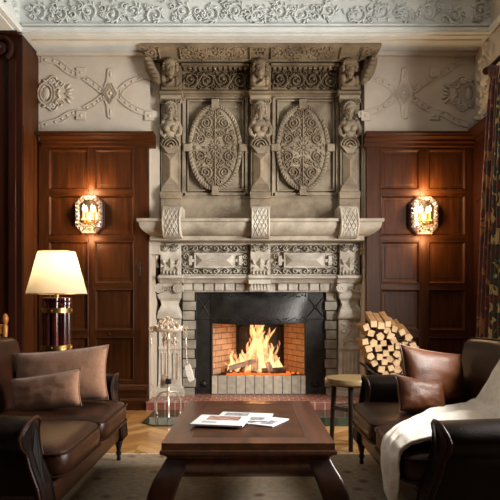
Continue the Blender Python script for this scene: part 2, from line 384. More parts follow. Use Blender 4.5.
# walls
mb = MB()
mb.box(XL-.2, NL, YW, 6.25, 0, ZS); mb.box(NR, XR+.2, YW, 6.25, 0, ZS)
mb.box(NL, -.44, 6.2, 6.25, 0, ZS); mb.box(.64, NR, 6.2, 6.25, 0, ZS); mb.box(-.44, .64, 6.2, 6.25, 1.0, ZS); mb.box(-.44, .64, 6.2, 6.25, 0, .1)
zz = PZ(243, 5.85)
for a, b_ in ((NL-.01, PX(160, 5.84)), (PX(361, 5.84), NR+.01)): mb.box(a, b_, 5.82, 6.25, zz-.12, ZS); mb.box((a+.06 if a > 0 else a), (b_ if a > 0 else b_-.06), 5.9, 6.25, 0, zz)
wb = struct(mb.build('wall_back', PLASTER, smooth=False), 'white plaster wall behind the chimneypiece with strapwork relief', 'wall')
def strapwork(mir):
    mb = MB(); M0 = plane(YW)
    M = (lambda u, v, d=0: M0(u, v, d)) if not mir else (lambda u, v, d=0: M0(515-u, v, d))
    h = .016
    def sm(p, n=6):
        o_ = []
        for i in range(len(p)-1):
            p0, p1, p2, p3 = p[max(i-1, 0)], p[i], p[i+1], p[min(i+2, len(p)-1)]
            for k in range(n):
                t = k/n
                o_.append(tuple(.5*((2*p1[a])+(-p0[a]+p2[a])*t+(2*p0[a]-5*p1[a]+4*p2[a]-p3[a])*t*t+(-p0[a]+3*p1[a]-3*p2[a]+p3[a])*t**3) for a in (0, 1)))
        return o_+[p[-1]]
    s = .32
    def q(l): return [(a*s, b_*s) for a, b_ in l]
    for l in ([(128, 186), (175, 192), (212, 220), (246, 236)], [(262, 240), (300, 268), (325, 292), (318, 300)],
              [(128, 392), (180, 378), (215, 358), (246, 350)], [(262, 342), (296, 322), (318, 306), (328, 296)],
              [(368, 292), (400, 262), (440, 245), (478, 238)], [(368, 296), (398, 325), (435, 345), (490, 358)]):
        p = sm(q(l)); mb.rflat(M, p, 3.3, h)
        for i in range(2, len(p)-2, 3): mb.rblob(M, p[i][0], p[i][1], 1.7, 1.7, h*1.3, n=6, m=2)
    for c in ((252, 226), (252, 360), (462, 232), (466, 362)):
        u, v = c[0]*s, c[1]*s
        mb.rpoly(M, [(u-5, v-5), (u+5, v-5), (u+5, v+5), (u-5, v+5)], h*1.2, .12)
        mb.rblob(M, u, v, 2.6, 2.6, h*2, n=8)
    # the pinched star
    st = q([(345, 208), (354, 212), (358, 250), (372, 290), (358, 330), (354, 370), (345, 374), (336, 370), (332, 330), (316, 290), (332, 250), (336, 212)])
    mb.rpoly(M, st, h, .05)
    mb.rflat(M, q([(345, 262), (362, 291), (345, 320), (328, 291), (345, 262)]), 1.6, h*2)
    mb.rblob(M, 345*s, 291*s, 2, 3, h*2.2, n=8)
    for v in (232, 350): mb.rblob(M, 345*s, v*s, 1.6, 5, h*1.8, n=8)
    # leafy cartouche by the corner
    u, v = 150*s, 292*s
    mb.rflat(M, [(u-2+7*cos(a), v+10*sin(a)) for a in [i*2*pi/24 for i in range(25)]], 1.8, h*1.6); mb.rblob(M, u-2, v, 4.5, 7, h*1.4, n=12)
    for k in range(14):
        a = -pi*.62+k*pi*1.24/13
        mb.rblob(M, u+cos(a)*10.5, v+sin(a)*13.5, 3.2, 1.7, h*1.7, a+(.9 if k % 2 else -.9), n=8, m=3, point=.3)
    for k in range(5): mb.rblob(M, u+20+(k % 2)*2, v-7+k*3.6, 4, 1.5, h*1.7, (k-2)*.4, n=8)
    for sg in (-1, 1):
        mb.rtube(M, spiral(u+4, v+sg*13, 5, 1.5, 0, sg, 16), 1.3, h*1.5)
        mb.rtube(M, spiral(u+12, v+sg*10, 4, 1.5, 0, -sg, 16), 1.1, h*1.5)
    o = mb.build('strapwork_relief', PLASTER, wb)
strapwork(False); strapwork(True)
# wall beyond the right corner, window opening between Y 2.5 and 4.55
WY0, WY1, WZ0, WZ1 = 2.2, 3.8, .85, 2.75
mb = MB()
mb.box(XR, XR+.25, WY1, 6.25, 0, ZC); mb.box(XR, XR+.25, YR, WY0, 0, ZC)
mb.box(XR, XR+.25, WY0, WY1, 0, WZ0); mb.box(XR, XR+.25, WY0, WY1, WZ1, ZC)
wr = struct(mb.build('wall_right', PLASTER, smooth=False), 'white plaster wall on the right with leafy relief above the panelling', 'wall')
mb = MB()
MR = lambda u, v, d=0.0: (XR-d, u, v)
zc = (2.85+ZS)/2
for k in range(26):
    uu = 5.25+R.random()*.45; vv = 2.9+(ZS-3.0)*k/25
    mb.rblob(MR, uu, vv, .07, .03, .04, R.random()*6, n=8)
for k in range(6):
    mb.rtube(MR, spiral(5.48+.06*sin(k*2), 2.95+k*.12, .08, 1.5, k, 1 if k % 2 else -1, 18), .016, .03)
mb.build('leaf_relief', PLASTER, wr)
mb = MB()
mb.box(XR+.08, XR+.14, WY0, WY0+.08, WZ0, WZ1); mb.box(XR+.08, XR+.14, WY1-.08, WY1, WZ0, WZ1)
mb.box(XR+.08, XR+.14, WY0, WY1, WZ0, WZ0+.08); mb.box(XR+.08, XR+.14, WY0, WY1, WZ1-.08, WZ1)
mb.box(XR+.08, XR+.14, 3.40, 3.45, WZ0, WZ1); mb.box(XR+.08, XR+.14, WY0, WY1, 2.35, 2.4)
struct(mb.build('window_1', MAHOG_D, smooth=False), 'tall dark wooden window behind the right sofa', 'window')
mb = MB(); mb.box(XLL-.2, XLL, YR, 6.25, 0, ZC)
struct(mb.build('wall_left', MAHOG_D, smooth=False), 'dark wooden wall at the far left', 'wall')
mb = MB(); mb.box(XLL-.2, XR+.25, YR-.2, YR, 0, ZC)
struct(mb.build('wall_rear', MAHOG_D, smooth=False), 'dark wooden wall behind the viewer', 'wall')
mb = MB(); mb.box(XLL-.2, XR+.25, YR-.2, 6.3, ZC, ZC+.2)
struct(mb.build('ceiling', CEILPL, smooth=False), 'white plaster ceiling of the hall', 'ceiling')
# beam with the carved frieze, with a moulded lower edge
def beam_prof(): # (outward distance, height above the soffit)
    return [(-.55, 0), (-.05, 0), (-.05, .012), (0, .012), (0, .03), (.012, .036), (.012, .055), (-.005, .062), (-.02, .085), (-.025, .10), (-.025, ZC-ZS), (-.55, ZC-ZS)]
mb = MB()
mb.prism([(YB-a, ZS+z) for a, z in beam_prof()], 'x', XLL, XR)
mb.box(XL-.1, XR, YB+.5, 6.3, ZS, ZC)
bm_ = struct(mb.build('trim_1', CEILPL, smooth=False), 'white plaster beam with carved scroll frieze over the chimneypiece', 'beam')
mb = MB(); MBm = plane(YB+.02)
leafy(mb, MBm, 26, -20, 491, 2, .03)
leafy(mb, MBm, 26, 2, 491, 23.5, .032)
mb.pbox(22, 23.5, 493, 25.5, YB-.01, YB+.05)
mb.build('scroll_frieze', CEILPL, bm_)
mb = MB()
mb.prism([(XL+a, ZS+z) for a, z in beam_prof() if True], 'y', YR, YB+.03)
mb.box(XLL, XL-.5, YR, YB+.03, ZS, ZC)
b2 = struct(mb.build('trim_2', CEILPL, smooth=False), 'white plaster beam running forward over the left wooden pier', 'beam')
mb = MB(); ML = lambda u, v, d=0.0: (XL-.03+d, u/100, v/100)
rinceau(mb, ML, 420, (ZS+.12)*100, 526, (ZS+.33)*100, 4, .05, 1.6)
mb.build('scroll_frieze', CEILPL, b2)
mb = MB()
mb.prism([(XR-max(a+.03, 0), ZS+z) for a, z in beam_prof()[2:-2]]+[(XR, ZS+.1), (XR, ZS)], 'y', YR, YB)
struct(mb.build('trim_3', CEILPL, smooth=False), 'white cornice moulding along the right wall', 'moulding')
# soffit inner moulding
mb = MB()
mb.box(XL, XR, YW-.05, YW, ZS-.04, ZS)
mb.box(XL+.05, XR-.05, YB+.12, YB+.14, ZS-.012, ZS)
struct(mb.build('trim_4', PLASTER, smooth=False, bevel=.008), 'narrow plaster moulding where wall meets the soffit', 'moulding')
# left wooden pier
mb = MB(); mb.box(XLL, XL, YB+.02, 6.25, 0, ZS)
mb.box(XL-.3, XL-.26, YB-.01, YB+.02, 0, ZS-.3); mb.box(XL-.12, XL-.05, YB-.012, YB+.02, 0, ZS-.25)
mb.box(XL-.12, XL+.012, YB+.0, YB+.06, 0, .2)
t5 = struct(mb.build('trim_5', MAHOG_D, smooth=False, bevel=.004), 'dark wooden pier at the left edge of the alcove', 'pier')
mb = MB()
mb.tube([(XL-.19+x, YB-.03, ZS-.14+z) for x, z in [(.12*(1-.85*t)*cos(-1+9*t), .12*(1-.85*t)*sin(-1+9*t)) for t in [i/40 for i in range(41)]]], .022, 8)
mb.ball((XL-.19, YB-.03, ZS-.14), .03)
mb.box(XL-.45, XL-.02, YB-.06, YB+.03, ZS-.02, ZS-.001)
mb.build('carved_volute', MAHOG_D, t5)
# lighter wood facing on the pier return, lamp light put into its colour
mb = MB()
mb.box(XL, XL+.012, 5.36, 5.42, 0, 2.78); mb.box(XL, XL+.012, 5.62, 5.70, 0, 2.78)
mb.box(XL, XL+.006, 5.352, 5.75, 0, ZS-.06); mb.build('lamplit_panel', MAHOG, t5, smooth=False)

# ------------------------------------------------------------------ wood panelling
def panelling(name, label, u0, u1, cols, rows, ret_r, ret_l, lock):
    Yf = 5.70
    root = struct(thing(name, label, 'panelling', (PX((u0+u1)/2, Yf), YW, 0)), label, 'panelling')
    mb = MB()
    x0, x1 = PX(u0, Yf), PX(u1, Yf)
    ztop = PZ(141, Yf)
    mb.box(x0, x1, Yf+.032, YW, 0, ztop)                      # backing
    us = [u0]+[c for col in cols for c in col]+[u1]
    for i in range(0, len(us), 2): mb.box(PX(us[i], Yf), PX(us[i+1], Yf), Yf, YW-.01, 0, ztop)
    mb.build('frame_stile', MAHOG, root, smooth=False, bevel=.003)
    mb = MB()
    vs = [141]+[c for r_ in rows for c in r_]+[411]
    for a, b_ in cols:
        for i in range(0, len(vs), 2): mb.pbox(a, vs[i], b_, vs[i+1], Yf+.001, YW-.01)
    mb.build('frame_rail', MAHOG_H, root, smooth=False, bevel=.003)
    for a, b_ in cols:
        for c, d_ in rows:
            mb = MB()
            # moulded edge and a slightly fielded panel
            X0, X1, Z0, Z1 = PX(a, Yf), PX(b_, Yf), PZ(d_, Yf), PZ(c, Yf)
            prof = [(0, 0), (.004, -.003), (.012, -.002), (.02, .012), (.026, .02), (.05, .021), (.06, .019)]
            rs = [[(X0+i, Yf+y, Z0+i), (X1-i, Yf+y, Z0+i), (X1-i, Yf+y, Z1-i), (X0+i, Yf+y, Z1-i)] for i, y in prof]
            n = len(rs)
            mb.rings(rs, cap=False); mb.add(rs[-1], [(0, 1, 2, 3)])
            mb.build('panel', MAHOG, root, smooth=False)
    mb = MB()
    pr = [(0, 141), (0, 131)]
    ys = [5.70, 5.675, 5.675, 5.645, 5.645, 5.63, 5.595, 5.595, 5.58, 5.58]
    zs = [PZ(v, y) for v, y in zip((147.5, 146, 143, 141.5, 139, 138, 136, 134.2, 133.4, 131), ys)]
    prof = [(y, z) for y, z in zip(ys, zs)]+[(YW, zs[-1]), (YW, zs[0])]
    mb.prism(prof, 'x', x0-(.03 if ret_l else -.035), x1+(.07 if ret_r else .0))
    mb.build('cornice', MAHOG_H, root, smooth=False, bevel=.003)
    mb = MB()
    mb.prism([(5.705, PZ(384, 5.7)), (5.68, PZ(386, 5.7)), (5.665, .2), (5.665, .12), (5.635, .1), (5.635, 0), (YW, 0), (YW, PZ(384, 5.7))], 'x', x0, x1)
    mb.build('plinth', MAHOG_H, root, smooth=False, bevel=.003)
    if lock:
        mb = MB(); mb.pbox(138.2, 262, 140.6, 276, Yf-.006, Yf+.005); mb.lathe([(.0, 0), (.012, .003), (.012, .03), (0, .034)], (PX(139.4, Yf), Yf-.035, PZ(268, Yf)), 12, axis='y')
        mb.build('lock_plate', IRON, root, bevel=.002)
        for u in (89.5, 91.5):
            mb = MB(); mb.lathe([(0, 0), (.012, .002), (.012, .012), (0, .014)], (PX(u+20, Yf), Yf-.012, PZ(334, Yf)), 12, axis='y')
            mb.build('keyhole', BRASS, root)
            break
    return root
rows = [(149, 190), (195, 236), (241, 284), (289, 331), (337, 382)]
panelling('trim_6', 'lit mahogany panelling with a lock plate, left of the chimneypiece', 38.5, 148.5, [(48, 88.5), (94, 134)], rows, True, False, True)
panelling('trim_7', 'darker mahogany panelling behind the firewood, right of the chimneypiece', 366.5, 474, [(380, 420), (428, 466)], rows, False, True, False)
# right return of the panelling, on the side wall
mb = MB()
zt = PZ(131, 5.62)
mb.box(XR-.04, XR, 4.52, 5.69, 0, zt-.1)
mb.prism([(XR, zt), (XR-.14, zt), (XR-.12, zt-.03), (XR-.07, zt-.07), (XR-.05, zt-.11), (XR, zt-.13)], 'y', 4.52, 5.60)
for a, b_ in ((4.7, 5.1), (5.2, 5.6)):
    for c, d_ in ((2.1, 2.55), (1.6, 2.05), (1.1, 1.55), (.6, 1.05)): mb.box(XR-.05, XR-.03, a, b_, c, d_)
struct(mb.build('trim_8', MAHOG_D, smooth=False, bevel=.006), 'dark mahogany panelling on the right side wall', 'panelling')

# ================================================================== CHIMNEYPIECE
fp = thing('fireplace', 'tall carved stone chimneypiece with busts and two oval medallions', 'fireplace', (PX(259.5, 5.95), 5.95, 0.09))
YP = 6.02
# plain body behind everything
mb = MB()
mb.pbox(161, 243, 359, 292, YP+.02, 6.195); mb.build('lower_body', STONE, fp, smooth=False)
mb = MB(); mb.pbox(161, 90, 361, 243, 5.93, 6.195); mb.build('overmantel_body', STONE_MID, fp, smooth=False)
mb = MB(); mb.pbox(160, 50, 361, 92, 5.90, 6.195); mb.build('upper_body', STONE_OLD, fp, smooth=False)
# --- piers
for c, sgn in ((170, -1), (349.5, 1)):
    mb = MB()
    def sect(v, hw, Yf): return [(PX(c, YP)-hw*YP/F, Yf, PZ(v, YP)), (PX(c, YP)+hw*YP/F, Yf, PZ(v, YP)), (PX(c, YP)+hw*YP/F, 6.195, PZ(v, YP)), (PX(c, YP)-hw*YP/F, 6.195, PZ(v, YP))]
    mb.rings([sect(v, hw, YP-d) for v, hw, d in ((396, 14.5, .06), (391, 14.5, .06), (390, 13.5, .05), (387.5, 13.5, .05), (386, 12, .03), (382, 11.5, .02), (350, 11, .01), (349.4, 11.3, .03), (347, 11.3, .03), (346.4, 11, .015),
              (319, 11, .02), (318.4, 12, .07), (316.5, 12, .08), (311, 10.6, .09), (305, 8, .04), (301, 9, .03), (298, 11, .07), (295.5, 11.4, .08), (294, 11.4, .08))])
    pr = mb.build('pier', STONE, fp, smooth=False, bevel=.004)
    mb = MB(); M = plane(YP-.015)
    for k in range(5):
        mb.rtube(M, [(c-7.6+k*3.8, 353), (c-7.6+k*3.8, 379)], 1.3, .018)
    mb.build('fluting', STONE, pr)
    mb = MB()
    for k in range(9):
        mb.rblob(M, c+(-6, 0, 6)[k % 3], 324+(k//3)*8, 3.4, 2, .02, (k*1.3), n=8)
        mb.rtube(M, spiral(c+(-4, 4)[k % 2], 325+k*2.3, 2.6, 1.3, k, 1, 12), .7, .016)
    mb.build('leaf_panel', STONE, pr)
    mb = MB(); Mc = plane(YP-.08)
    mb.pbox(c-10.5, 283, c+10.5, 286.5, YP-.10, 6.19); mb.pbox(c-8, 286, c+8, 292, YP-.08, 6.19); mb.pbox(c-10.5, 291.5, c+10.5, 294.5, YP-.07, 6.19)
    for sg in (-1, 1):
        mb.lathe([(0, -.02), (.05, -.02), (.053, 0), (.053, .12), (.0, .12)], (PX(c+sg*9, YP), YP-.10, PZ(288.5, YP)), 16, axis='y')
        mb.rtube(plane(YP-.118), spiral(c+sg*9, 288.5, 4.3, 1.8, -pi/2, sg, 22), .7, .012)
    for k in range(5): mb.rblob(Mc, c-4.5+k*2.25, 289, 1.0, 2.4, .03, n=8)
    mb.build('ionic_capital', STONE, pr, ang=.5)
# --- quoined jambs beside the iron surround
for u0, u1 in ((182.5, 195.5), (325, 337)):
    mb = MB(); mb.pbox(u0+.6, 291, u1-.6, 396, 6.075, 6.195); mb.build('jamb_core', JOINT, fp, smooth=False)
    j = MB()
    v = 291.5; k = 0
    while v < 394:
        dv = 9.6 if v < 384 else 11
        ins = .0 if k % 2 else 1.2
        j.pbox(u0, v+.5, u1-(ins if u0 < 250 else 0), min(v+dv-.4, 395.5), 6.045, 6.19) if u0 < 250 else j.pbox(u0+ins, v+.5, u1, min(v+dv-.4, 395.5), 6.045, 6.19)
        v += dv; k += 1
    j.build('jamb', GREYSTONE, fp, bevel=.006)
# --- row of voussoirs under the ledge
mb = MB(); mb.pbox(182, 282, 337, 291.5, 6.06, 6.19); mb.build('lintel_core', JOINT, fp, smooth=False)
u = 182.5
while u < 336:
    if not 246.5 < u-0 < 270: MB().pbox(u+.5, 282.5, u+9.8, 290.6, 6.0, 6.18).build('voussoir', STONE, fp, bevel=.006)
    u += 10.55
mb = MB(); mb.pbox(248.5, 279.5, 270.5, 284, 5.86, 6.18)
for k in range(6): mb.tube([(PX(251.5+k*3.2, 5.9), 5.91, PZ(283, 5.9)), (PX(251.5+k*3.2, 5.9), 5.93, PZ(290, 5.9))], .014, 8)
mb.pbox(249.5, 283.5, 269.5, 290.8, 5.92, 6.18)
mb.build('keystone', STONE, fp, bevel=.004)
# --- ledge and frieze
def moulding(name, u0, u1, pts, m, yb=6.19, Yref=None):
    # pts: (v, Y) from top to bottom; px taken at each own Y
    mb = MB(); prof = [(Y, PZ(v, Y)) for v, Y in pts]
    prof = prof+[(yb, prof[-1][1]), (yb, prof[0][1])]
    Ym = Yref or min(Y for v, Y in pts)
    mb.prism(prof, 'x', PX(u0, Ym), PX(u1, Ym))
    return mb.build(name, m, fp, smooth=False, bevel=.004)
moulding('frieze_ledge', 157, 363, [(274.5, 5.95), (276.5, 5.86), (278, 5.86), (279, 5.89), (280.5, 5.92), (283, 5.95)], STONE)
for c in (170.5, 260.5, 350):
    moulding('ledge_break', c-12, c+12, [(274.5, 5.9), (275.5, 5.82), (278, 5.82), (279, 5.85), (281, 5.88), (283, 5.9)], STONE)
moulding('shelf_bed_moulding', 160, 361, [(237, 5.85), (239, 5.86), (240.5, 5.89), (243, 5.92), (245, 5.95)], STONE)
M = plane(5.95)
for u0, u1 in ((181, 250), (271, 339.5)):
    mb = MB(); mb.pbox(u0, 244, u1, 275.5, 5.99, 6.19)
    mb.pbox(u0, 243.6, u1, 245, 5.93, 6.1); mb.pbox(u0, 274.4, u1, 275.8, 5.93, 6.1)
    pnl = mb.build('frieze_panel', STONE, fp, smooth=False)
    mb = MB(); cu = (u0+u1)/2; w = u1-u0; M = plane(5.99)
    # pierced-looking strapwork: deep scrolls round a pointed block
    for vv, fl in ((248.6, 1), (271.2, -1)):
        for k in range(7):
            uu = u0+5+k*(w-10)/6; d_ = 1 if k < 3 else -1
            mb.rtube(M, spiral(uu, vv, 3.0, 1.15, pi/2*fl, d_*fl, 14), 1.0, .065)
            mb.rtube(M, [(uu-4.6, vv+2.6*fl), (uu-2, vv+3.4*fl), (uu+2, vv+3.4*fl), (uu+4.6, vv+2.6*fl)], .8, .06)
            mb.rblob(M, uu+4.4*d_, vv-1.4*fl, 2.2, 1.0, .06, -.8*fl*d_, n=8)
    M = plane(5.985)
    for sg in (-1, 1):
        for k in range(2): mb.rtube(M, spiral(cu+sg*(w*.43), 256.5+k*7, 3, 1.3, k*pi, sg, 14), 1.0, .06)
        mb.rpoly(M, [(cu+sg*25-2, 255), (cu+sg*25+2, 255), (cu+sg*25+2, 266), (cu+sg*25-2, 266)], .07, .15)
        mb.rpoly(M, [(cu+sg*20, 259), (cu+sg*25, 259), (cu+sg*25, 262), (cu+sg*20, 262)], .055, .0)
    mb.rpoly(M, [(cu-22, 252.5), (cu+20, 252.5), (cu+20, 268), (cu-22, 268)], .062, .04)
    mb.build('strapwork', STONE, pnl)
    mb = MB(); M2 = plane(5.925)
    ridge = [M2(cu-13, 260.3, .06), M2(cu+11, 260.3, .06)]
    base = [M2(cu-20, 254, 0), M2(cu+18, 254, 0), M2(cu+18, 266.6, 0), M2(cu-20, 266.6, 0)]
    mb.add(base+ridge, [(0, 1, 5, 4), (1, 2, 5), (2, 3, 4, 5), (3, 0, 4)])
    mb.build('pointed_boss', STONE, pnl, smooth=False)
for c in (170.5, 260.5, 350):
    mb = MB(); mb.pbox(c-10, 243.5, c+10, 275.5, 5.88, 6.19); blk = mb.build('frieze_block', STONE, fp, smooth=False, bevel=.004)
    mb = MB(); M2 = plane(5.88)
    acanthus(mb, M2, c-4.5, 249, 8, 11, .05); acanthus(mb, M2, c+4.5, 249, 8, 11, .05)
    pts = [(c, 257), (c+5, 263), (c, 269), (c-5, 263)]
    mb.add([M2(a, b_, 0) for a, b_ in pts]+[M2(c, 263, .05)], [(0, 1, 4), (1, 2, 4), (2, 3, 4), (3, 0, 4)])
    for k in range(5): mb.rblob(M2, c-7+k*3.5, 272.5, 1.3, 2.6, .035, n=8)
    for sg in (-1, 1):
        mb.rblob(M2, c+sg*7, 262, 1.4, 3.4, .035, sg*.4, n=8); mb.rblob(M2, c+sg*6.5, 268, 2.4, 1.2, .035, sg*.7, n=8)
    mb.build('acanthus_relief', STONE, blk)
for sg, c in ((-1, 159), (1, 361.5)):                        # carved ears on the sides of the frieze
    mb = MB(); M2 = plane(5.95)
    mb.tube([M2(c+sg*(1+2.2*sin(t*pi)), 246+t*22, 0) for t in [i/10 for i in range(11)]], .018, 8)
    mb.ball(M2(c+sg*1.5, 248, 0), .035, .05, .045); mb.ball(M2(c+sg*2.0, 257, 0), .025, .05, .035)
    mb.build('side_scroll', STONE, fp)
# --- mantel shelf: an ovolo shelf with returned ends
prof = [(218.2, 0), (221.2, 0), (221.8, .022), (224, .022), (227, .032), (230, .055), (232.5, .085), (235, .13), (237, .19), (238.5, .30)]
mb = MB(); YS = 5.50
rs = []
x0, x1 = PX(136.5, YS), PX(384.5, YS)
for v, d in [(218, .6)]+prof+[(238.5, .6)]:
    k = min(d, .3)*1.0; z = PZ(v, YS+(k if d < .5 else (0 if v < 220 else .3)))
    if d > .5: k = 0 if v < 220 else .3
    rs.append([(x0+k*.85, YS+(k if d < .5 else (0 if v < 220 else .3)), z), (x1-k*.85, YS+(k if d < .5 else (0 if v < 220 else .3)), z), (x1-k*.85, 6.19 if k > .19 else 5.68, z), (x0+k*.85, 6.19 if k > .19 else 5.68, z)])
rs = rs[1:-1]
for r_ in rs:
    for i in (2, 3): r_[i] = (r_[i][0], 5.69, r_[i][2])
mb.rings(rs)
mb.box(NL+.02, NR-.02, 5.66, 6.19, PZ(238.5, YS), PZ(218, YS))
mb.build('mantel_shelf', STONE_SHELF, fp, ang=.4)
# --- lattice brackets over the shelf
for c in (170.8, 260.5, 350.2):
    mb = MB(); Yb = 5.47; hw = 9.3
    xs = (PX(c-hw, Yb), PX(c+hw, Yb))
    prof = [(5.62, 206), (5.57, 207.5), (5.53, 210), (5.50, 214), (5.475, 219), (5.47, 224), (5.48, 229), (5.52, 234), (5.58, 237.5), (5.66, 239)]
    pr = [(y, PZ(v, y)) for y, v in prof]; pr += [(5.95, pr[-1][1]), (5.95, pr[0][1])]
    mb.prism(pr, 'x', *xs); br = mb.build('bracket', STONE, fp, smooth=True, ang=.5)
    mb = MB()
    def yat(v):
        for (y0, v0), (y1, v1) in zip(prof, prof[1:]):
            if v0 <= v <= v1: return y0+(y1-y0)*(v-v0)/(v1-v0)
        return 5.6
    Mb = lambda u, v, d=0.0: (PX(u, Yb), yat(v)-d, PZ(v, yat(v)))
    for k in range(-6, 7):
        for sg in (-1, 1):
            p = []
            for i in range(13):
                v = 208.5+i*2.3; u = c+sg*((v-222)*.5)+k*4.2
                if abs(u-c) < hw-1.6: p.append((u, v))
            if len(p) > 2: mb.rtube(Mb, p, .65, .012)
    for i in range(6):
        for k in range(-1, 3):
            u, v = c-2.1+k*4.2+(i % 2)*2.1-1.2, 211+i*4.3
            if abs(u-c) < 6.5: mb.rblob(Mb, u, v, 1.0, 1.0, .014, n=6, m=2)
    for sg in (-1, 1): mb.rtube(Mb, [(c+sg*(hw-1), 208+i*2.4) for i in range(13)], 1.0, .016)
    mb.build('lattice', STONE, br)
# --- plain band above the shelf with pedestal blocks
moulding('attic_band', 161, 360, [(196, 5.85), (199, 5.87), (219, 5.87)], STONE_MID)
for c in (170.5, 260.5, 350):
    moulding('pedestal', c-10.3, c+10.3, [(195, 5.73), (198, 5.73), (199, 5.75), (210, 5.75), (219, 5.75)], STONE_MID)
# --- framed panels with oval medallions
YV = 5.90
for u0, u1, cu in ((182.5, 248, 215), (272.5, 339, 303)):
    M = plane(YV)
    mb = MB()
    for a, b_, c_, d_, yf in ((u0, 95, u1, 98, YV-.03), (u0, 192.5, u1, 196, YV-.03), (u0, 95, u0+3, 196, YV-.03), (u1-3, 95, u1, 196, YV-.03),
                          (u0+4.5, 99.5, u1-4.5, 101, YV-.014), (u0+4.5, 189.5, u1-4.5, 191, YV-.014), (u0+4.5, 99.5, u0+6, 191, YV-.014), (u1-6, 99.5, u1-4.5, 191, YV-.014)):
        mb.pbox(a, b_, c_, d_, yf, YV+.04)
    mb.build('panel_frame', STONE_MID, fp, smooth=False, bevel=.005)
    cv, ru, rv = 147.5, 27.0, 43.5
    mb = MB()
    vs = [M(cu, cv, .05)]; rr = []
    n = 48
    for f, d_ in ((.8, .05), (.82, .045), (.985, .045), (1, .0)):
        rr.append([M(cu+ru*f*cos(2*pi*k/n), cv+rv*f*sin(2*pi*k/n), d_) for k in range(n)])
    mb.rings(rr, cap=False); mb.add(rr[0], [tuple(range(n))])
    md = mb.build('oval_medallion', STONE_MID, fp, ang=.5)
    mb = MB()                                                # rope border: slanted gadroons
    for k in range(66):
        a = 2*pi*k/66; e = .18
        p0 = (cu+(ru-.5)*cos(a-.03), cv+(rv-.5)*sin(a-.03)); p1 = (cu+(ru-3.4)*cos(a+.03), cv+(rv-3.4)*sin(a+.03))
        if min(abs(a-q) for q in (0, pi/2, pi, 1.5*pi, 2*pi)) < .09: continue
        Mo = plane(YV-.045)
        mb.rtube(Mo, [p0, ((p0[0]+p1[0])/2, (p0[1]+p1[1])/2), p1], 1.05, .028)
    mb.rtube(plane(YV-.045), [(cu+(ru-2)*cos(2*pi*k/48), cv+(rv-2)*sin(2*pi*k/48)) for k in range(49)], 2.1, .020)
    mb.build('rope_border', STONE_MID, md)
    mb = MB(); Mo = plane(YV-.05)                            # arabesque
    rose = 12
    for k in range(rose):
        a = 2*pi*k/rose; mb.rblob(Mo, cu+4.2*cos(a), cv+5*sin(a), 3.2, 1.1, .025, a, n=8)
    mb.rblob(Mo, cu, cv, 1.8, 1.8, .035, n=8)
    for sx in (-1, 1):
        for sy in (-1, 1):
            mb.rtube(Mo, spiral(cu+sx*9.2, cv+sy*24.5, 6.2, 2.0, pi/2*sy, sx*sy, 28), .95, .03)
            mb.rtube(Mo, spiral(cu+sx*14.6, cv+sy*9, 5.4, 1.8, -pi/2*sy, -sx*sy, 26), .9, .03)
            mb.rtube(Mo, spiral(cu+sx*4.6, cv+sy*34.5, 3.4, 1.5, pi/2*sy, sx*sy, 18), .8, .026)
            mb.rtube(Mo, spiral(cu+sx*6.5, cv+sy*13.5, 3.2, 1.5, 0, sx*sy, 18), .8, .026)
            for k in range(9):
                t = k/8
                mb.rblob(Mo, cu+sx*(18.5-11.5*t**1.6), cv+sy*(6+27*t), 2.3, .9, .024, sy*sx*(1.2-k*.12), n=6, m=2, point=.4)
            for k in range(6): mb.rblob(Mo, cu+sx*(2.2+.6*(k % 2)), cv+sy*(10+k*5), 2, .8, .024, sx*sy*.9, n=6, m=2)
            mb.rblob(Mo, cu+sx*12, cv+sy*17, 3, 1.2, .026, sx*sy*1.1, n=8)
        mb.rblob(Mo, cu+sx*9.5, cv, 2.6, 1.3, .03, 0, n=8); mb.rblob(Mo, cu+sx*19, cv, 2.2, 2.2, .026, n=8)
    mb.rtube(Mo, [(cu, cv-37+i*2.8) for i in range(11)], .8, .03); mb.rtube(Mo, [(cu, cv+9+i*2.8) for i in range(11)], .8, .03)
    rn = random.Random(int(cu))
    for k in range(150):
        a = rn.random()*2*pi; q_ = sqrt(rn.random())*.82
        mb.rblob(Mo, cu+ru*q_*cos(a), cv+rv*q_*sin(a), rn.uniform(1.2, 2.4), .7, .018, rn.random()*6, n=6, m=2)
    mb.build('arabesque', STONE_MID, md)
    for du, dv in ((0, -rv-.5), (0, rv-.5), (-ru-1, 0), (ru+1, 0)):
        mb = MB(); hw, hh = (4, 5) if du == 0 else (4, 4)
        tp = .8 if dv > 0 else 1
        mb.rpoly(plane(YV-.02), [(cu+du-hw*tp, cv+dv-hh), (cu+du+hw*tp, cv+dv-hh), (cu+du+hw, cv+dv+hh), (cu+du-hw, cv+dv+hh)], .07, .1)
        mb.build('medallion_key', STONE_MID, md, smooth=False, bevel=.004)
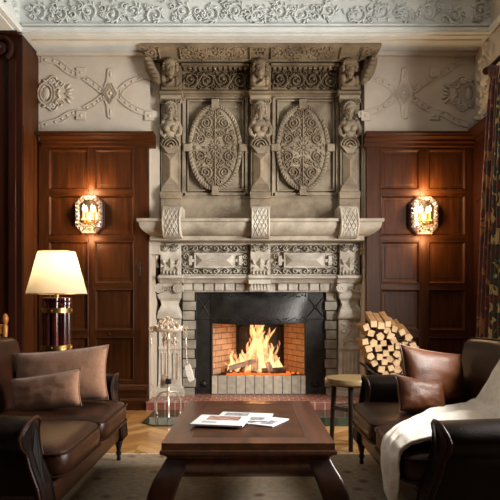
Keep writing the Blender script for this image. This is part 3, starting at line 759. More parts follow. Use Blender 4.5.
# --- herm pilasters
def rotm(ax, a): return Matrix.Rotation(a, 3, ax)
for c in (170.5, 260.5, 350):
    YH = 5.82; M = plane(YH); s = YH/F; X = PX(c, YH)
    mb = MB(); mb.pbox(c-9.6, 95, c+9.6, 197, YH, 6.19)
    her = mb.build('herm_pilaster', STONE_MID, fp, smooth=False, bevel=.004)
    mb = MB()
    mb.pbox(c-10.5, 191.5, c+10.5, 196, YH-.08, YH+.02)
    # tapering base, then faceted shaft with a sharp ridge
    def q(v, hw, d): return [M(c-hw, v, 0), M(c-hw*.3, v, d), M(c+hw*.3, v, d), M(c+hw, v, 0)]
    mb.rings([[M(c-hw, v, 0), M(c-hw, v, d), M(c+hw, v, d), M(c+hw, v, 0)] for v, hw, d in ((192, 9.5, .08), (189.5, 9, .08), (186, 8, .05), (184.5, 7.5, .03))])
    tri = [(c-7, 185), (c+7, 185), (c+7, 152), (c-7, 152)]
    base = [M(u, v, .02) for u, v in tri]; rg = [M(c, 176.5, .085), M(c, 160, .085)]
    mb.add(base+rg, [(0, 1, 4), (1, 2, 5, 4), (2, 3, 5), (3, 0, 4, 5)])
    mb.rpoly(M, [(c-7, 152), (c+7, 152), (c+7, 185), (c-7, 185)], .02, 0)
    mb.build('faceted_shaft', STONE_MID, her, smooth=False)
    mb = MB()
    for r_, h_ in ((9, .10), (6.2, .115), (3.4, .13)):
        mb.rtube(M, [(c+r_*cos(a), 145.5+r_*sin(a)) for a in [pi+i*pi/16 for i in range(17)]], 1.5, h_*.9)
    mb.rblob(M, c, 145.5, 2.4, 2.4, .12, n=10); mb.rpoly(M, [(c-10, 145), (c+10, 145), (c+6, 150), (c+3, 154), (c-3, 154), (c-6, 150)], .06, .15)
    mb.build('scroll_boss', STONE_MID, her)
    mb = MB()                                                # female bust
    def pt(u, v, d): return (PX(u, YH-d), YH-d, PZ(v, YH-d))
    def bl(u, v, d, ru, rd, rv, rot=None, n=12): mb.ball(pt(u, v, d), ru*s, rd, rv*s, n, 8, rot)
    bl(c, 109.5, .12, 4.6, .055, 5.8)                          # head
    bl(c, 112.8, .14, 3.4, .04, 3.4)                          # jaw
    bl(c, 106.3, .08, 5.9, .06, 5.4)                        # hair cap
    for k in range(9):
        a = -pi*1.05+k*pi*1.1/8; bl(c+5.2*cos(a), 108+5.6*sin(a), .11, 1.7, .025, 1.7, n=8)
    for sg in (-1, 1):
        for k in range(2): bl(c+sg*(5.2+k*.2), 110.5+k*2.4, .08, 1.3, .022, 1.6, n=8)
        bl(c+sg*1.7, 109, .172, .9, .010, .5, n=8)             # eyes
        bl(c+sg*1.8, 107.4, .170, 1.5, .012, .5, n=8)        # brows
    mb.tube([pt(c, 107.6, .172), pt(c, 110, .182), pt(c, 111.6, .192)], [.004, .007, .010], 8)
    bl(c, 113.6, .178, 1.3, .006, .4, n=8); bl(c, 115.6, .165, 1.4, .014, 1.0, n=8)
    mb.tube([pt(c, 113, .10), pt(c, 118, .085), pt(c, 122, .07)], [.022, .022, .034], 12)
    bl(c, 127, .05, 8.2, .075, 8)                             # chest
    for sg in (-1, 1):
        bl(c+sg*6.6, 123.5, .05, 3.6, .055, 3.6)              # shoulder
        bl(c+sg*3.7, 128.5, .11, 3.3, .035, 3.2)              # breast
        mb.tube([pt(c+sg*8, 124, .05), pt(c+sg*10, 129, .06), pt(c+sg*9.4, 134, .07), pt(c+sg*6, 136.5, .08), pt(c+sg*4.5, 134, .08)], [.026, .024, .02, .018, .012], 8)
        mb.ball(pt(c+sg*5.5, 119, .05), .02, .03, .02, 8, 6)
    bl(c, 134, .05, 6, .06, 4.5)
    mb.build('bust', STONE_MID, her, ang=1.2)
    mb = MB()                                                # ionic cap above the bust
    mb.pbox(c-10.2, 95, c+10.2, 98.5, YH-.10, YH+.05)
    for sg in (-1, 1): mb.rtube(plane(YH-.03), spiral(c+sg*7, 101, 3.6, 1.6, -pi/2, sg, 18), 1.0, .03)
    mb.build('cap', STONE_MID, her, bevel=.003)
# --- upper entablature
moulding('architrave', 158.5, 362, [(89.5, 5.84), (91, 5.81), (93, 5.81), (94, 5.84), (96.5, 5.86)], STONE_OLD)
for c in (170.5, 260.5, 350):
    moulding('architrave_break', c-11.5, c+11.5, [(89.5, 5.72), (91, 5.69), (93, 5.69), (94.2, 5.72), (96.5, 5.75)], STONE_OLD)
for u0, u1 in ((182.5, 248), (272.5, 338.5)):
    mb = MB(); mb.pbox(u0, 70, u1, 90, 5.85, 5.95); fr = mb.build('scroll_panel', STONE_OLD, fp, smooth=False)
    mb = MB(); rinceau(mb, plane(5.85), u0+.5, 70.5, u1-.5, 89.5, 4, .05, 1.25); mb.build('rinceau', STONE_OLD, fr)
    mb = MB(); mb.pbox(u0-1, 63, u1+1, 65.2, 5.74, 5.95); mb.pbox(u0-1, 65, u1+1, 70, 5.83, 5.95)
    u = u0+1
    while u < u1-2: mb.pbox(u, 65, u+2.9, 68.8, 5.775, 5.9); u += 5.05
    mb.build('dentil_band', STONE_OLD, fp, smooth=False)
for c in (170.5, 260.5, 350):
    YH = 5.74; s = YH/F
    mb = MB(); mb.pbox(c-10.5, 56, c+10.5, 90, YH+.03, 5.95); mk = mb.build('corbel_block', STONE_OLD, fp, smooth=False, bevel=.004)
    mb = MB()                                                # carved half figure holding up the cornice
    def pt(u, v, d): return (PX(u, YH-d), YH-d, PZ(v, YH-d))
    def bl(u, v, d, ru, rd, rv, n=12): mb.ball(pt(u, v, d), ru*s, rd, rv*s, n, 8)
    bl(c, 69, .10, 5, .06, 6.6); bl(c, 73, .125, 3.9, .045, 4.2)
    bl(c, 64.5, .08, 7, .07, 6)
    for k in range(11):
        a = -pi*1.12+k*pi*1.24/10; bl(c+6.6*cos(a), 67+7*sin(a), .10, 2, .03, 2.1, 8)
    for sg in (-1, 1):
        bl(c+sg*2, 68.5, .158, 1.2, .008, .6, 8); bl(c+sg*2.1, 66.7, .155, 1.8, .012, .6, 8)
    mb.tube([pt(c, 67, .158), pt(c, 70, .17), pt(c, 71.8, .18)], [.005, .009, .013], 8)
    bl(c, 74.2, .168, 1.7, .008, .5, 8); bl(c, 77, .15, 2, .02, 1.6, 8)
    bl(c, 82, .04, 7, .07, 6.5)
    bl(c-6.5, 80, .06, 3.6, .055, 6.2); bl(c+6.5, 81, .05, 3, .05, 5.5)
    mb.tube([pt(c-6.5, 84, .09), pt(c-3, 85.5, .12), pt(c+2, 82, .13), pt(c+3, 79, .13)], [.02, .018, .015, .012], 8)
    mb.rtube(plane(YH), spiral(c+6.5, 82.5, 3.8, 1.6, 0, 1, 18), 1.1, .07)
    for uu, w in ((c-6.6, 2.2), (c+1.5, 6)):
        mb.tube([pt(uu-w, 88, .06), pt(uu+w, 88, .06)], .018, 8)
    mb.build('half_figure', STONE_OLD, mk, ang=1.2)
# --- flaring cornice
YC = 5.52
lev = [(44.5, 0.0, 0.0), (46.5, 0, 0), (47.2, .012, .012), (60, .175, .205), (61, .18, .21), (62, .21, .24), (62.6, .30, .24)]
mb = MB(); rs = []
x0, x1 = PX(140, YC), PX(381.5, YC)
for v, dy, dx in lev:
    z = PZ(v, YC+dy); rs.append([(x0+dx, YC+dy, z), (x1-dx, YC+dy, z), (x1-dx, 6.0, z), (x0+dx, 6.0, z)])
rs = [[(x0, YC, ZS-.004), (x1, YC, ZS-.004), (x1, 6.0, ZS-.004), (x0, 6.0, ZS-.004)]]+rs
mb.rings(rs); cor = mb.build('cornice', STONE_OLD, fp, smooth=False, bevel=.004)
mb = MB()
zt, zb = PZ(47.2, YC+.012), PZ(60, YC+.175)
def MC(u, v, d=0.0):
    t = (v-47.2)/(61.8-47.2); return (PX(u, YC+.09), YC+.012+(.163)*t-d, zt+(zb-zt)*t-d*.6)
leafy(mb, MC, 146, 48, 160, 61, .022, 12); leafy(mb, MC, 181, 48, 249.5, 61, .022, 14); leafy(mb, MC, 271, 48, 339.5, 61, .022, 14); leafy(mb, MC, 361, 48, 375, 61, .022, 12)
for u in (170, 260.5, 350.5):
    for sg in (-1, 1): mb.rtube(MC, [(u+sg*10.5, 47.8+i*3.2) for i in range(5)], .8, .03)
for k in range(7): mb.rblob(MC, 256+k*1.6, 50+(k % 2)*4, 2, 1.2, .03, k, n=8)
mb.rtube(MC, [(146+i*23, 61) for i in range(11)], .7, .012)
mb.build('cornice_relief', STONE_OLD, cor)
for sg, c in ((-1, 157), (1, 364)):                           # leaf brackets at the ends
    mb = MB(); M2 = plane(5.66)
    mb.tube([M2(c-sg*2, 84, 0), M2(c+sg*1, 78, 0), M2(c+sg*5, 72, 0), M2(c+sg*8, 64, 0), M2(c+sg*10, 58, 0)], [.02, .05, .055, .05, .04], 10)
    for k in range(6): mb.ball(M2(c+sg*(1+k*1.7), 80-k*4.2, .05), .035, .03, .028, 8, 6)
    mb.build('leaf_bracket', STONE_OLD, fp)
# --- iron surround, hood, firebox
for u0, u1 in ((195, 212.5), (305, 325.5)):
    mb = MB(); mb.pbox(u0, 291, u1, 396, 6.10, 6.195)
    for a, b_, c_, d_ in ((u0, 291, u0+1.5, 396), (u1-1.5, 291, u1, 396), (u0, 318, u1, 319.5), (u0, 388, u1, 390)): mb.pbox(a, b_, c_, d_, 6.085, 6.12)
    pl = mb.build('iron_plate', IRON, fp, smooth=False, bevel=.003)
    mb = MB(); M = plane(6.10)
    mb.rtube(M, [(u0+3, 298), (u1-3, 316)], .7, .012); mb.rtube(M, [(u1-3, 298), (u0+3, 316)], .7, .012)
    mb.rblob(M, (u0+u1)/2, 307, 2, 2, .015, n=8); mb.build('cast_cross', IRON, pl)
    mb = MB(); mb.rblob(M, (u0+u1)/2, 384, 3.4, 3.4, .02, n=10)
    for k in range(8):
        a = k*pi/4; mb.rblob(M, (u0+u1)/2+3.4*cos(a), 384+3.4*sin(a), 1.4, .7, .02, a, n=6, m=2)
    mb.build('cast_rosette', IRON, pl)
mb = MB()                                                    # bowed hood
rs = []
for v, bow in ((290.5, .02), (296, .05), (306, .085), (316, .10), (321, .105), (323, .10)):
    z = PZ(v, 6.08); row = []
    for i in range(17):
        t = i/16*2-1; row.append((PX(259, 6.08)+t*PX(250+48.5, 6.08), 6.09-bow*(1-t*t)**.7, z-(.018*(1-t*t) if v > 320 else 0)))
    rs.append(row+[(row[-1][0], 6.18, z), (row[0][0], 6.18, z)])
mb.rings(rs)
hd = mb.build('iron_hood', IRON_HOOD, fp, ang=.5)
for v0, r_ in ((318.5, .8), (296, .8)):
    mb = MB()
    for i in range(34):
        t = (i/33*2-1)*.95; bow = .10 if v0 > 310 else .055
        p = (PX(259, 6.08)+t*PX(298.5, 6.08), 6.09-bow*(1-t*t)**.7, PZ(v0+1.2*sin(i*1.9), 6.08)-(.014*(1-t*t) if v0 > 310 else 0))
        mb.ball(p, .013, .008, .009, 6, 4)
    mb.build('hood_beading', IRON_HOOD, hd)
zf = PZ(376.5, 6.1)
fx0, fx1, bx0, bx1, yb = PX(212, 6.1), PX(305.5, 6.1), PX(236, 6.62), PX(284, 6.62), 6.62
zt = PZ(316, 6.1)
mb = MB(); mb.box(fx0, fx1, 6.1, yb+.06, .095, zf); mb.build('firebox_floor', FIREBRICK_B, fp, smooth=False)
for a, b_ in ((fx0, bx0), (fx1, bx1)):
    sg = -1 if a < b_ else 1
    mb = MB(); mb.prism([(a, 6.197), (b_, yb), (b_+sg*.12, yb), (a+sg*.12, 6.197)], 'z', .1, zt+.3); mb.build('firebox_side', FIREBRICK_S, fp, smooth=False)
mb = MB(); mb.box(bx0-.12, bx1+.12, yb, yb+.08, .1, zt+.3)
mb.build('firebox_back', FIREBRICK_B, fp, smooth=False)
mb = MB(); mb.box(fx0-.12, fx1+.12, 6.1, yb+.08, zt+.3, zt+.36); mb.box(fx0, fx1, 6.16, 6.2, zt+.02, zt+.3); mb.build('smoke_shelf', FIREBRICK_B, fp, smooth=False)
mb = MB()
mb.prism([(bx0+.03, zf), (bx1-.03, zf), (bx1-.03, .78), (bx1-.12, .86), (bx0+.12, .86), (bx0+.03, .78)], 'y', yb-.025, yb-.002)
for i in range(6): mb.box(bx0+.06+i*.085, bx0+.075+i*.085, yb-.035, yb-.02, zf+.05, .75)
mb.build('iron_fireback', IRON, fp, smooth=False, bevel=.004)
mb = MB(); mb.pbox(212, 376, 305.5, 396, 6.07, 6.11); mb.build('fire_curb', CURB, fp, smooth=False)
mb = MB(); mb.box(fx0+.15, fx1-.15, 6.2, 6.5, zf-.005, zf+.012)
for k in range(70): mb.ball((.09+R.gauss(0, .17), 6.32+R.gauss(0, .06), zf+.012), .018+R.random()*.018, .02, .014, 6, 4)
ash = mb.build('ember_bed', [EMBER], None, origin=(.09, 6.32, zf)); tag(ash, 'bed of glowing embers under the burning logs', 'embers', None, 'stuff')
# --- hearth
mb = MB(); mb.box(NL+.01, NR-.01, 5.62, 6.19, 0, .05)
HX0, HX1 = PX(146.5, 5.62), PX(373, 5.62)
mb = MB(); mb.box(HX0, HX1, 5.60, 5.75, 0, .086); mb.box(NL+.004, NR-.004, 5.75, 6.195, 0, .086)
h = mb.build('brick_hearth', HEARTH_FR, None, origin=(.1, 5.8, 0), smooth=False); tag(h, 'low red brick hearth slab in front of the fire', 'hearth')
mb = MB(); mb.box(HX0-.004, HX1+.004, 5.596, 5.75, .086, .0895); mb.box(NL+.004, NR-.004, 5.75, 6.195, .086, .0895)
mb.build('hearth_tiles', HEARTH_TOP, h, smooth=False)
# --- glass plate on the floor
mb = MB(); g0, g1, ga, gb = -.97, 1.16, 4.90, 5.59
mb.prism([(g0, ga+.12), (g0+.12, ga), (g1-.12, ga), (g1, ga+.12), (g1, gb), (g0+.02, gb)], 'z', .001, .013)
g = mb.build('glass_floor_plate', GLASS, None, origin=(.1, 5.25, 0), smooth=False, bevel=.003); tag(g, 'greenish glass spark plate lying on the parquet before the hearth', 'glass plate')

# ================================================================== FIRE
def log_mesh(mb, p0, p1, r, n=7, jag=.15, ends=None, side=0):
    p0, p1 = Vector(p0), Vector(p1); t = (p1-p0).normalized()
    a = t.orthogonal().normalized(); b_ = t.cross(a)
    ang = [2*pi*k/n for k in range(n)]; rad = [r*(1+R.uniform(-jag, jag)) for k in range(n)]
    rs = []
    for i in range(6):
        q = p0.lerp(p1, i/5); rs.append([tuple(q+a*rad[k]*cos(ang[k])*(1+R.uniform(-.04, .04))+b_*rad[k]*sin(ang[k])*(1+R.uniform(-.04, .04))) for k in range(n)])
    m0 = mb.cur; mb.cur = side; mb.rings(rs, cap=False)
    if ends is not None: mb.cur = ends
    mb.add(rs[0], [tuple(range(n))]); mb.add(rs[-1], [tuple(range(n))]); mb.cur = m0
for p0, p1, r_, m, lab in (
    ((-.23, 6.24, zf+.07), (.06, 6.24, zf+.16), .032, ASHLOG, 'ash grey log lying slantwise across the left of the fire'),
    ((.04, 6.20, zf+.035), (.085, 6.38, zf+.33), .036, ASHLOG, 'upright pale log at the middle of the fire'),
    ((-.1, 6.28, zf+.03), (.07, 6.36, zf+.24), .034, CHAR, 'brown log leaning right behind the grey one in the fire'),
    ((.23, 6.22, zf+.035), (.14, 6.38, zf+.3), .036, ASHLOG, 'pale log leaning left on the right of the fire'),
    ((.13, 6.24, zf+.04), (.40, 6.26, zf+.05), .03, CHAR, 'charred log lying flat at the right of the fire'),
    ((-.28, 6.30, zf+.035), (-.06, 6.34, zf+.04), .032, CHAR, 'charred log lying flat at the left of the fire')):
    mb = MB(); log_mesh(mb, p0, p1, r_, 8, .2)
    o = mb.build('burning_log', m, None, origin=p0, ang=.9); tag(o, lab, 'log', 'burning logs')
mb = MB()
def tongue(x, y, z, hgt, rad, sway):
    n, m = 10, 14; ph = R.random()*9; rs = []
    for i in range(m+1):
        t = i/m; prof = (t+.03)**.45*(1-t)**.75*1.35
        ox = sway*t*t+.16*hgt*t*sin(ph+t*5); oy = .05*hgt*t*sin(ph*2+t*4)
        ring = []
        for k in range(n):
            a = 2*pi*k/n; w = 1+.35*noise.noise(Vector((cos(a)*1.5+ph, sin(a)*1.5, t*4+ph)))
            ring.append((x+ox+rad*prof*w*cos(a), y+oy+rad*.8*prof*w*sin(a), z+hgt*t))
        rs.append(ring)
    mb.rings(rs)
FL = [(.10, .64, .085), (.13, .60, .08), (.07, .56, .08), (.17, .50, .075), (.11, .58, .06), (.02, .34, .07), (.22, .36, .06), (.26, .30, .05), (-.05, .26, .06), (-.12, .22, .055), (-.17, .26, .04), (.30, .2, .05), (-.2, .15, .045), (.35, .12, .04), (.09, .4, .09), (.15, .3, .09), (.04, .25, .08), (.21, .22, .08), (-.08, .16, .07), (.0, .17, .08), (.28, .14, .06), (.12, .2, .1), (.385, .08, .03), (-.26, .1, .035)]
for x, hh, rr in FL:
    for k in range(3):
        tongue(x+R.uniform(-.03, .03), 6.32+R.uniform(-.06, .07), zf+.03, hh*R.uniform(.7, 1.08), rr*R.uniform(.5, .8), R.uniform(-.05, .05))
for k in range(26):
    x = .1+R.gauss(0, .1); z = zf+.12+R.random()*.36*(1-abs(x-.1)*2.2)
    tongue(x, 6.32+R.uniform(-.06, .06), z, R.uniform(.05, .14), R.uniform(.010, .024), R.uniform(-.03, .03))
o = mb.build('fire_flames', FLAME, None, origin=(.1, 6.32, zf)); tag(o, 'bright yellow flames rising from the logs in the firebox', 'fire', None, 'stuff')

# ================================================================== SCONCES
def sconce(cu, cv, label):
    Y = 5.695; root = thing('wall_sconce', label, 'wall light', (PX(cu, Y), Y, PZ(cv, Y)), 'wall sconces on the panelling')
    cx, cz = PX(cu, Y), PZ(cv, Y)
    def octa(w, h_, k=.32): return [(cx-w+w*k*2*.5, cz-h_), (cx+w-w*k, cz-h_), (cx+w, cz-h_+w*k), (cx+w, cz+h_-w*k), (cx+w-w*k, cz+h_), (cx-w+w*k, cz+h_), (cx-w, cz+h_-w*k), (cx-w, cz-h_+w*k)]
    def ring(w, h_, y, k=.5): return [(a, y, b_) for a, b_ in [(cx-w+w*k, cz-h_), (cx+w-w*k, cz-h_), (cx+w, cz-h_+w*k), (cx+w, cz+h_-w*k), (cx+w-w*k, cz+h_), (cx-w+w*k, cz+h_), (cx-w, cz+h_-w*k), (cx-w, cz-h_+w*k)]]
    mb = MB(); mb.rings([ring(.155, .20, Y), ring(.155, .20, Y-.02), ring(.145, .19, Y-.03)]); mb.build('back_plate', MAHOG_D, root, smooth=False)
    mb = MB(); mb.rings([ring(.118, .16, Y-.031), ring(.118, .16, Y-.034)]); mb.build('mirror', MIRROR, root, smooth=False)
    # crystal frame: faceted bars round the octagon
    r0, r1 = ring(.138, .188, 0), ring(.098, .145, 0)
    for i in range(8):
        a0, a1, b0, b1 = [Vector(p) for p in (r0[i], r0[(i+1) % 8], r1[i], r1[(i+1) % 8])]
        n = 3 if i % 2 == 0 and i in (0, 4) else (5 if i in (2, 6) else 2)
        mb = MB()
        for k in range(n):
            p = [a0.lerp(a1, k/n), a0.lerp(a1, (k+1)/n), b0.lerp(b1, (k+1)/n), b0.lerp(b1, k/n)]
            ctr = sum(p, Vector())/4; off = Vector((R.uniform(-.008, .008), 0, R.uniform(-.008, .008)))
            top = ctr+off; base = [(q.x, Y-.045, q.z) for q in p]
            mb.add(base+[(top.x, Y-.075-R.random()*.012, top.z)]+[(q.x, Y-.034, q.z) for q in p], [(0, 1, 4), (1, 2, 4), (2, 3, 4), (3, 0, 4), (5, 6, 7, 8), (0, 1, 6, 5), (1, 2, 7, 6), (2, 3, 8, 7), (3, 0, 5, 8)])
        mb.build('crystal_bar', PRISM, root, smooth=False)
    for dx in (-.042, .042):
        mb = MB(); mb.lathe([(.0, -.06), (.024, -.06), (.028, -.05), (.012, -.045), (.012, .03), (.0, .03)], (cx+dx, Y-.075, cz), 12)
        cd = mb.build('candle', CANDLE, root)
        mb = MB(); mb.lathe([(.0, .03), (.012, .04), (.015, .055), (.009, .08), (.0, .10)], (cx+dx, Y-.075, cz), 12); mb.build('bulb', BULB, cd)
        mb = MB(); mb.tube([(cx+dx, Y-.075, cz-.055), (cx+dx*.7, Y-.08, cz-.085), (cx, Y-.05, cz-.09), (cx, Y-.03, cz-.07)], .006, 8); mb.build('candle_arm', BRASS, root)
    for k in range(9):
        mb = MB(); x = cx-.08+k*.02; z = cz-.095-.028*(1-((k-4)/4)**2)+R.uniform(-.006, .006)
        mb.ball((x, Y-.072+R.uniform(-.006, .006), z), .011, .009, .016, 6, 4); mb.build('crystal_drop', PRISM, root, smooth=False)
    l = bpy.data.lights.new('sconce_glow', 'POINT'); l.energy = 11; l.color = (1, .63, .30); l.shadow_soft_size = .05
    for dz, e in ((.235, 15), (-.24, 9), (0, 1.4)):
        lo = bpy.data.objects.new('sconce_glow', l if dz == .3 else l.copy()); lo.data.energy = e; C.objects.link(lo); lo.location = (cx, Y-.16, cz+dz) if dz == 0 else (cx, Y-.12, cz+dz)
    return root
sconce(90, 215, 'lit octagonal crystal wall sconce on the left panelling above the lamp')
sconce(423.3, 216, 'lit octagonal crystal wall sconce on the right panelling near the curtain')

# ================================================================== SOFAS
def make_sofa():
    root = thing('leather_sofa', '', 'sofa')
    mb = MB(); mb.box(-.37, .41, -.8, .8, .15, .28); mb.build('base_rail', LEATHER_SEAT, root, bevel=.025, seg=3)
    for s_ in (-1, 1):
        mb = MB(); y0, y1 = (.006, .645) if s_ > 0 else (-.645, -.006)
        nx, ny = 10, 10; top = []; bot = []
        # pillowy box cushion as a rounded superellipsoid
        rs = []
        cx, cy, a, b_, h_ = .128, (y0+y1)/2, .345, .3195, .082
        n = 40
        def se(t, p): return math.copysign(abs(t)**p, t)
        for i in range(13):
            ph = -pi/2+pi*i/12; rr = se(cos(ph), .3); zz = se(sin(ph), .45)
            rs.append([(cx+a*rr*se(cos(2*pi*k/n), .22), cy+b_*rr*se(sin(2*pi*k/n), .22), .355+h_*zz+(.012*cos(pi*rr*.5) if zz > 0 else 0)) for k in range(n)])
        mb.rings(rs[1:-1]); c_ = mb.build('seat_cushion', LEATHER_SEAT, root, ang=1.2)
        mb = MB()
        for zz in (.405, .305):
            mb.tube([(cx+(a+.002)*se(cos(2*pi*k/64), .22), cy+(b_+.001)*se(sin(2*pi*k/64), .22), zz) for k in range(64)], .006, 6, True)
        mb.build('piping', LEATHER, c_)
    mb = MB()                                                # back
    prof = [(-.20, .27), (-.21, .45), (-.25, .62), (-.285, .77), (-.30, .825), (-.33, .85), (-.365, .84), (-.39, .80), (-.39, .7), (-.37, .5), (-.36, .27)]
    rs = []
    for i in range(13):
        t = i/12*2-1; y = t*.70; zs = 1-.035*abs(t)**4; e = 1-.18*max(0, abs(t)-.9)/.1
        rs.append([(-.27+(x+.27)*e, y, .27+(z-.27)*zs) for x, z in prof])
    mb.rings(rs); bk = mb.build('backrest', LEATHER, root, ang=1.0)
    mb = MB(); mb.tube([(-.335, t*.70, .27+.58*(1-.035*abs(t)**4)+.003) for t in [i/12*2-1 for i in range(13)]], .007, 8); mb.build('piping', LEATHER_ARM, bk)
    for s_ in (-1, 1):
        # outline of the arm's end, inner side first: y outward
        o_ = [(.635, .15), (.635, .45), (.64, .53), (.655, .565), (.69, .583), (.74, .587), (.79, .58), (.83, .555), (.845, .525), (.835, .49), (.81, .465), (.79, .45), (.79, .15)]
        def front(z): 
            pts = [(.15, .42), (.22, .415), (.30, .40), (.38, .37), (.46, .35), (.52, .345), (.58, .362), (.62, .367)]
            for (z0, a), (z1, b_) in zip(pts, pts[1:]):
                if z <= z1: return a+(b_-a)*max(0, (z-z0))/(z1-z0)
            return pts[-1][1]
        outl = []
        for (ya, za), (yb_, zb) in zip(o_, o_[1:]+o_[:1]):
            n = max(1, int(math.hypot(yb_-ya, zb-za)/.03))
            outl += [(ya+(yb_-ya)*k/n, za+(zb-za)*k/n) for k in range(n)]
        rs = []
        for i in range(9):
            t = i/8; bulge = 0
            rs.append([(-.38+(front(z)+.38)*t, s_*y, z-(.0 if t > .1 else 0)+.03*(1-t)*max(0, (z-.45)/.16)) for y, z in outl])
        for kk, dx in ((.96, .008), (.88, .013), (.86, .009), (.8, .008), (.5, .012), (.02, .014)):
            rs.append([(front(z)+dx, s_*(.74+(y-.74)*kk), .38+(z-.38)*(.97 if kk < .9 else .99)) for y, z in outl])
        mb = MB(); mb.rings(rs); am = mb.build('arm', LEATHER_ARM, root, ang=.9)
        mb = MB(); mb.tube([(front(z)+.002, s_*y, z) for y, z in outl if z > .16], .008, 8); mb.build('piping', LEATHER, am)
    for x in (-.33, .385):
        for y in (-.72, .72):
            mb = MB(); mb.lathe([(.0, .0), (.012, .0), (.016, .012), (.011, .028), (.02, .05), (.014, .07), (.026, .12), (.034, .15), (0, .15)], (x, y, 0), 14)
            mb.build('leg', DARKLEG, root)
    return root
RUGZ = .008
s1 = make_sofa(); s1.location = (-1.28, 3.10, RUGZ); s1['label'] = 'brown leather sofa on the left holding two dusty brown linen cushions'; s1['group'] = 'pair of leather sofas'
s2 = copy_tree(s1); s2.location = (1.13, 3.02, RUGZ); s2.rotation_euler = (0, 0, pi); s2['label'] = 'brown leather sofa on the right holding tan cushions and a cream throw'

def pillow(name, label, w, h_, t, mat, loc, rot, group, pinch=.07, cat='cushion', seed=0):
    mb = MB(); n = 22; rs = [[], []]
    for side in (1, -1):
        rows_ = []
        for i in range(n+1):
            row = []
            for j in range(n+1):
                u, v = i/n*2-1, j/n*2-1
                ed = (1-abs(u)**2.6)*(1-abs(v)**2.6)
                sx = 1-pinch*(1-v*v)*abs(u)**3; sy = 1-pinch*(1-u*u)*abs(v)**3
                wr = .006*noise.noise(Vector((u*3+seed, v*3, side)))+.004*noise.noise(Vector((u*8+seed, v*4, side*2)))
                row.append((u*sx*w/2, side*(t/2*ed**.55+(wr if ed > .02 else 0)*ed**.3), v*sy*h_/2))
            rows_.append(row)
        mb.strip(rows_)
    o = mb.build(name, mat, None, origin=(0, 0, 0), ang=2.0)
    o.location = loc; o.rotation_euler = rot; tag(o, label, cat, group)
    p = MB(); edge = []
    for k in range(4*n):
        s_, q = divmod(k, n); f = q/n*2-1
        u, v = ((f, -1), (1, f), (-f, 1), (-1, -f))[s_]
        edge.append((u*(1-pinch*(1-v*v)*abs(u)**3)*w/2, 0, v*(1-pinch*(1-u*u)*abs(v)**3)*h_/2))
    p.tube(edge, .0035, 6, True)
    q = p.build('piping', mat, None, origin=(0, 0, 0)); q.parent = o
    return o
pillow('cushion', 'large dusty brown linen cushion leaning on the far arm of the left sofa', .64, .355, .16, LINEN, (-1.225, 3.62, .44+RUGZ+.16), (-.30, -.10, -.08), 'linen cushions', seed=1)
pillow('cushion', 'small dusty brown linen cushion in front of the larger one', .46, .225, .12, LINEN, (-1.22, 3.34, .44+RUGZ+.10), (-.34, -.17, -.14), 'linen cushions', seed=5)
pillow('cushion', 'large tan leather cushion standing against the back of the right sofa', 0.53, .37, .16, LEATHER_TAN, (1.135, 3.45, .44+RUGZ+.165), (-.28, .16, .50), 'tan leather cushions', seed=9)
pillow('cushion', 'small tan leather cushion at the foot of the larger tan one', .335, .215, .12, LEATHER_TAN, (.985, 3.22, .44+RUGZ+.095), (-.42, .18, .36), 'tan leather cushions', seed=13)

# --- throw on the right sofa
path = [(1.49, .885), (1.455, .878), (1.425, .83), (1.405, .74), (1.375, .62), (1.335, .50), (1.27, .462), (1.12, .457), (1.0, .461), (.88, .463), (.78, .460), (.705, .45), (.668, .425), (.652, .38), (.65, .30), (.655, .22), (.665, .15)]
nearY = [2.43, 2.43, 2.43, 2.42, 2.42, 2.41, 2.405, 2.405, 2.405, 2.405, 2.405, 2.41, 2.41, 2.42, 2.43, 2.46, 2.49]
farY = [3.0, 3.02, 3.06, 3.12, 3.19, 3.25, 3.27, 3.22, 3.12, 2.98, 2.84, 2.73, 2.68, 2.66, 2.64, 2.58, 2.52]
def interp(l, t):
    x = t*(len(l)-1); i = min(int(x), len(l)-2); f = x-i
    if isinstance(l[0], tuple): return tuple(a+(b_-a)*f for a, b_ in zip(l[i], l[i+1]))
    return l[i]+(l[i+1]-l[i])*f
rows_ = []
for i in range(81):
    t = i/80; x, z = interp(path, t); x2, z2 = interp(path, min(1, t+.02)); x1, z1 = interp(path, max(0, t-.02))
    tx, tz = x2-x1, z2-z1; L_ = math.hypot(tx, tz); nx, nz = (tz/L_, -tx/L_)
    if nz < 0 and abs(nz) > .3: nx, nz = -nx, -nz
    if abs(nz) <= .3 and nx > 0: nx, nz = -nx, -nz
    row = []
    a, b_ = interp(nearY, t), interp(farY, t)
    for j in range(31):
        v = j/30; y = a+(b_-a)*v
        dsp = .016+.016*sin(v*17+t*5+1.5*sin(t*7))+.014*noise.noise(Vector((t*9, v*5, 3)))+.006*noise.noise(Vector((t*25, v*12, 1)))
        dsp = max(dsp, .005)
        row.append((x+nx*dsp, y+.012*sin(t*20)*v, z+nz*dsp+RUGZ))
    rows_.append(row)
mb = MB(); mb.strip(rows_)
o = mb.build('throw_blanket', THROW, None, origin=(1.0, 2.7, .45), ang=3, solid=.008); tag(o, 'cream woollen throw draped over back and seat of the right sofa', 'blanket')

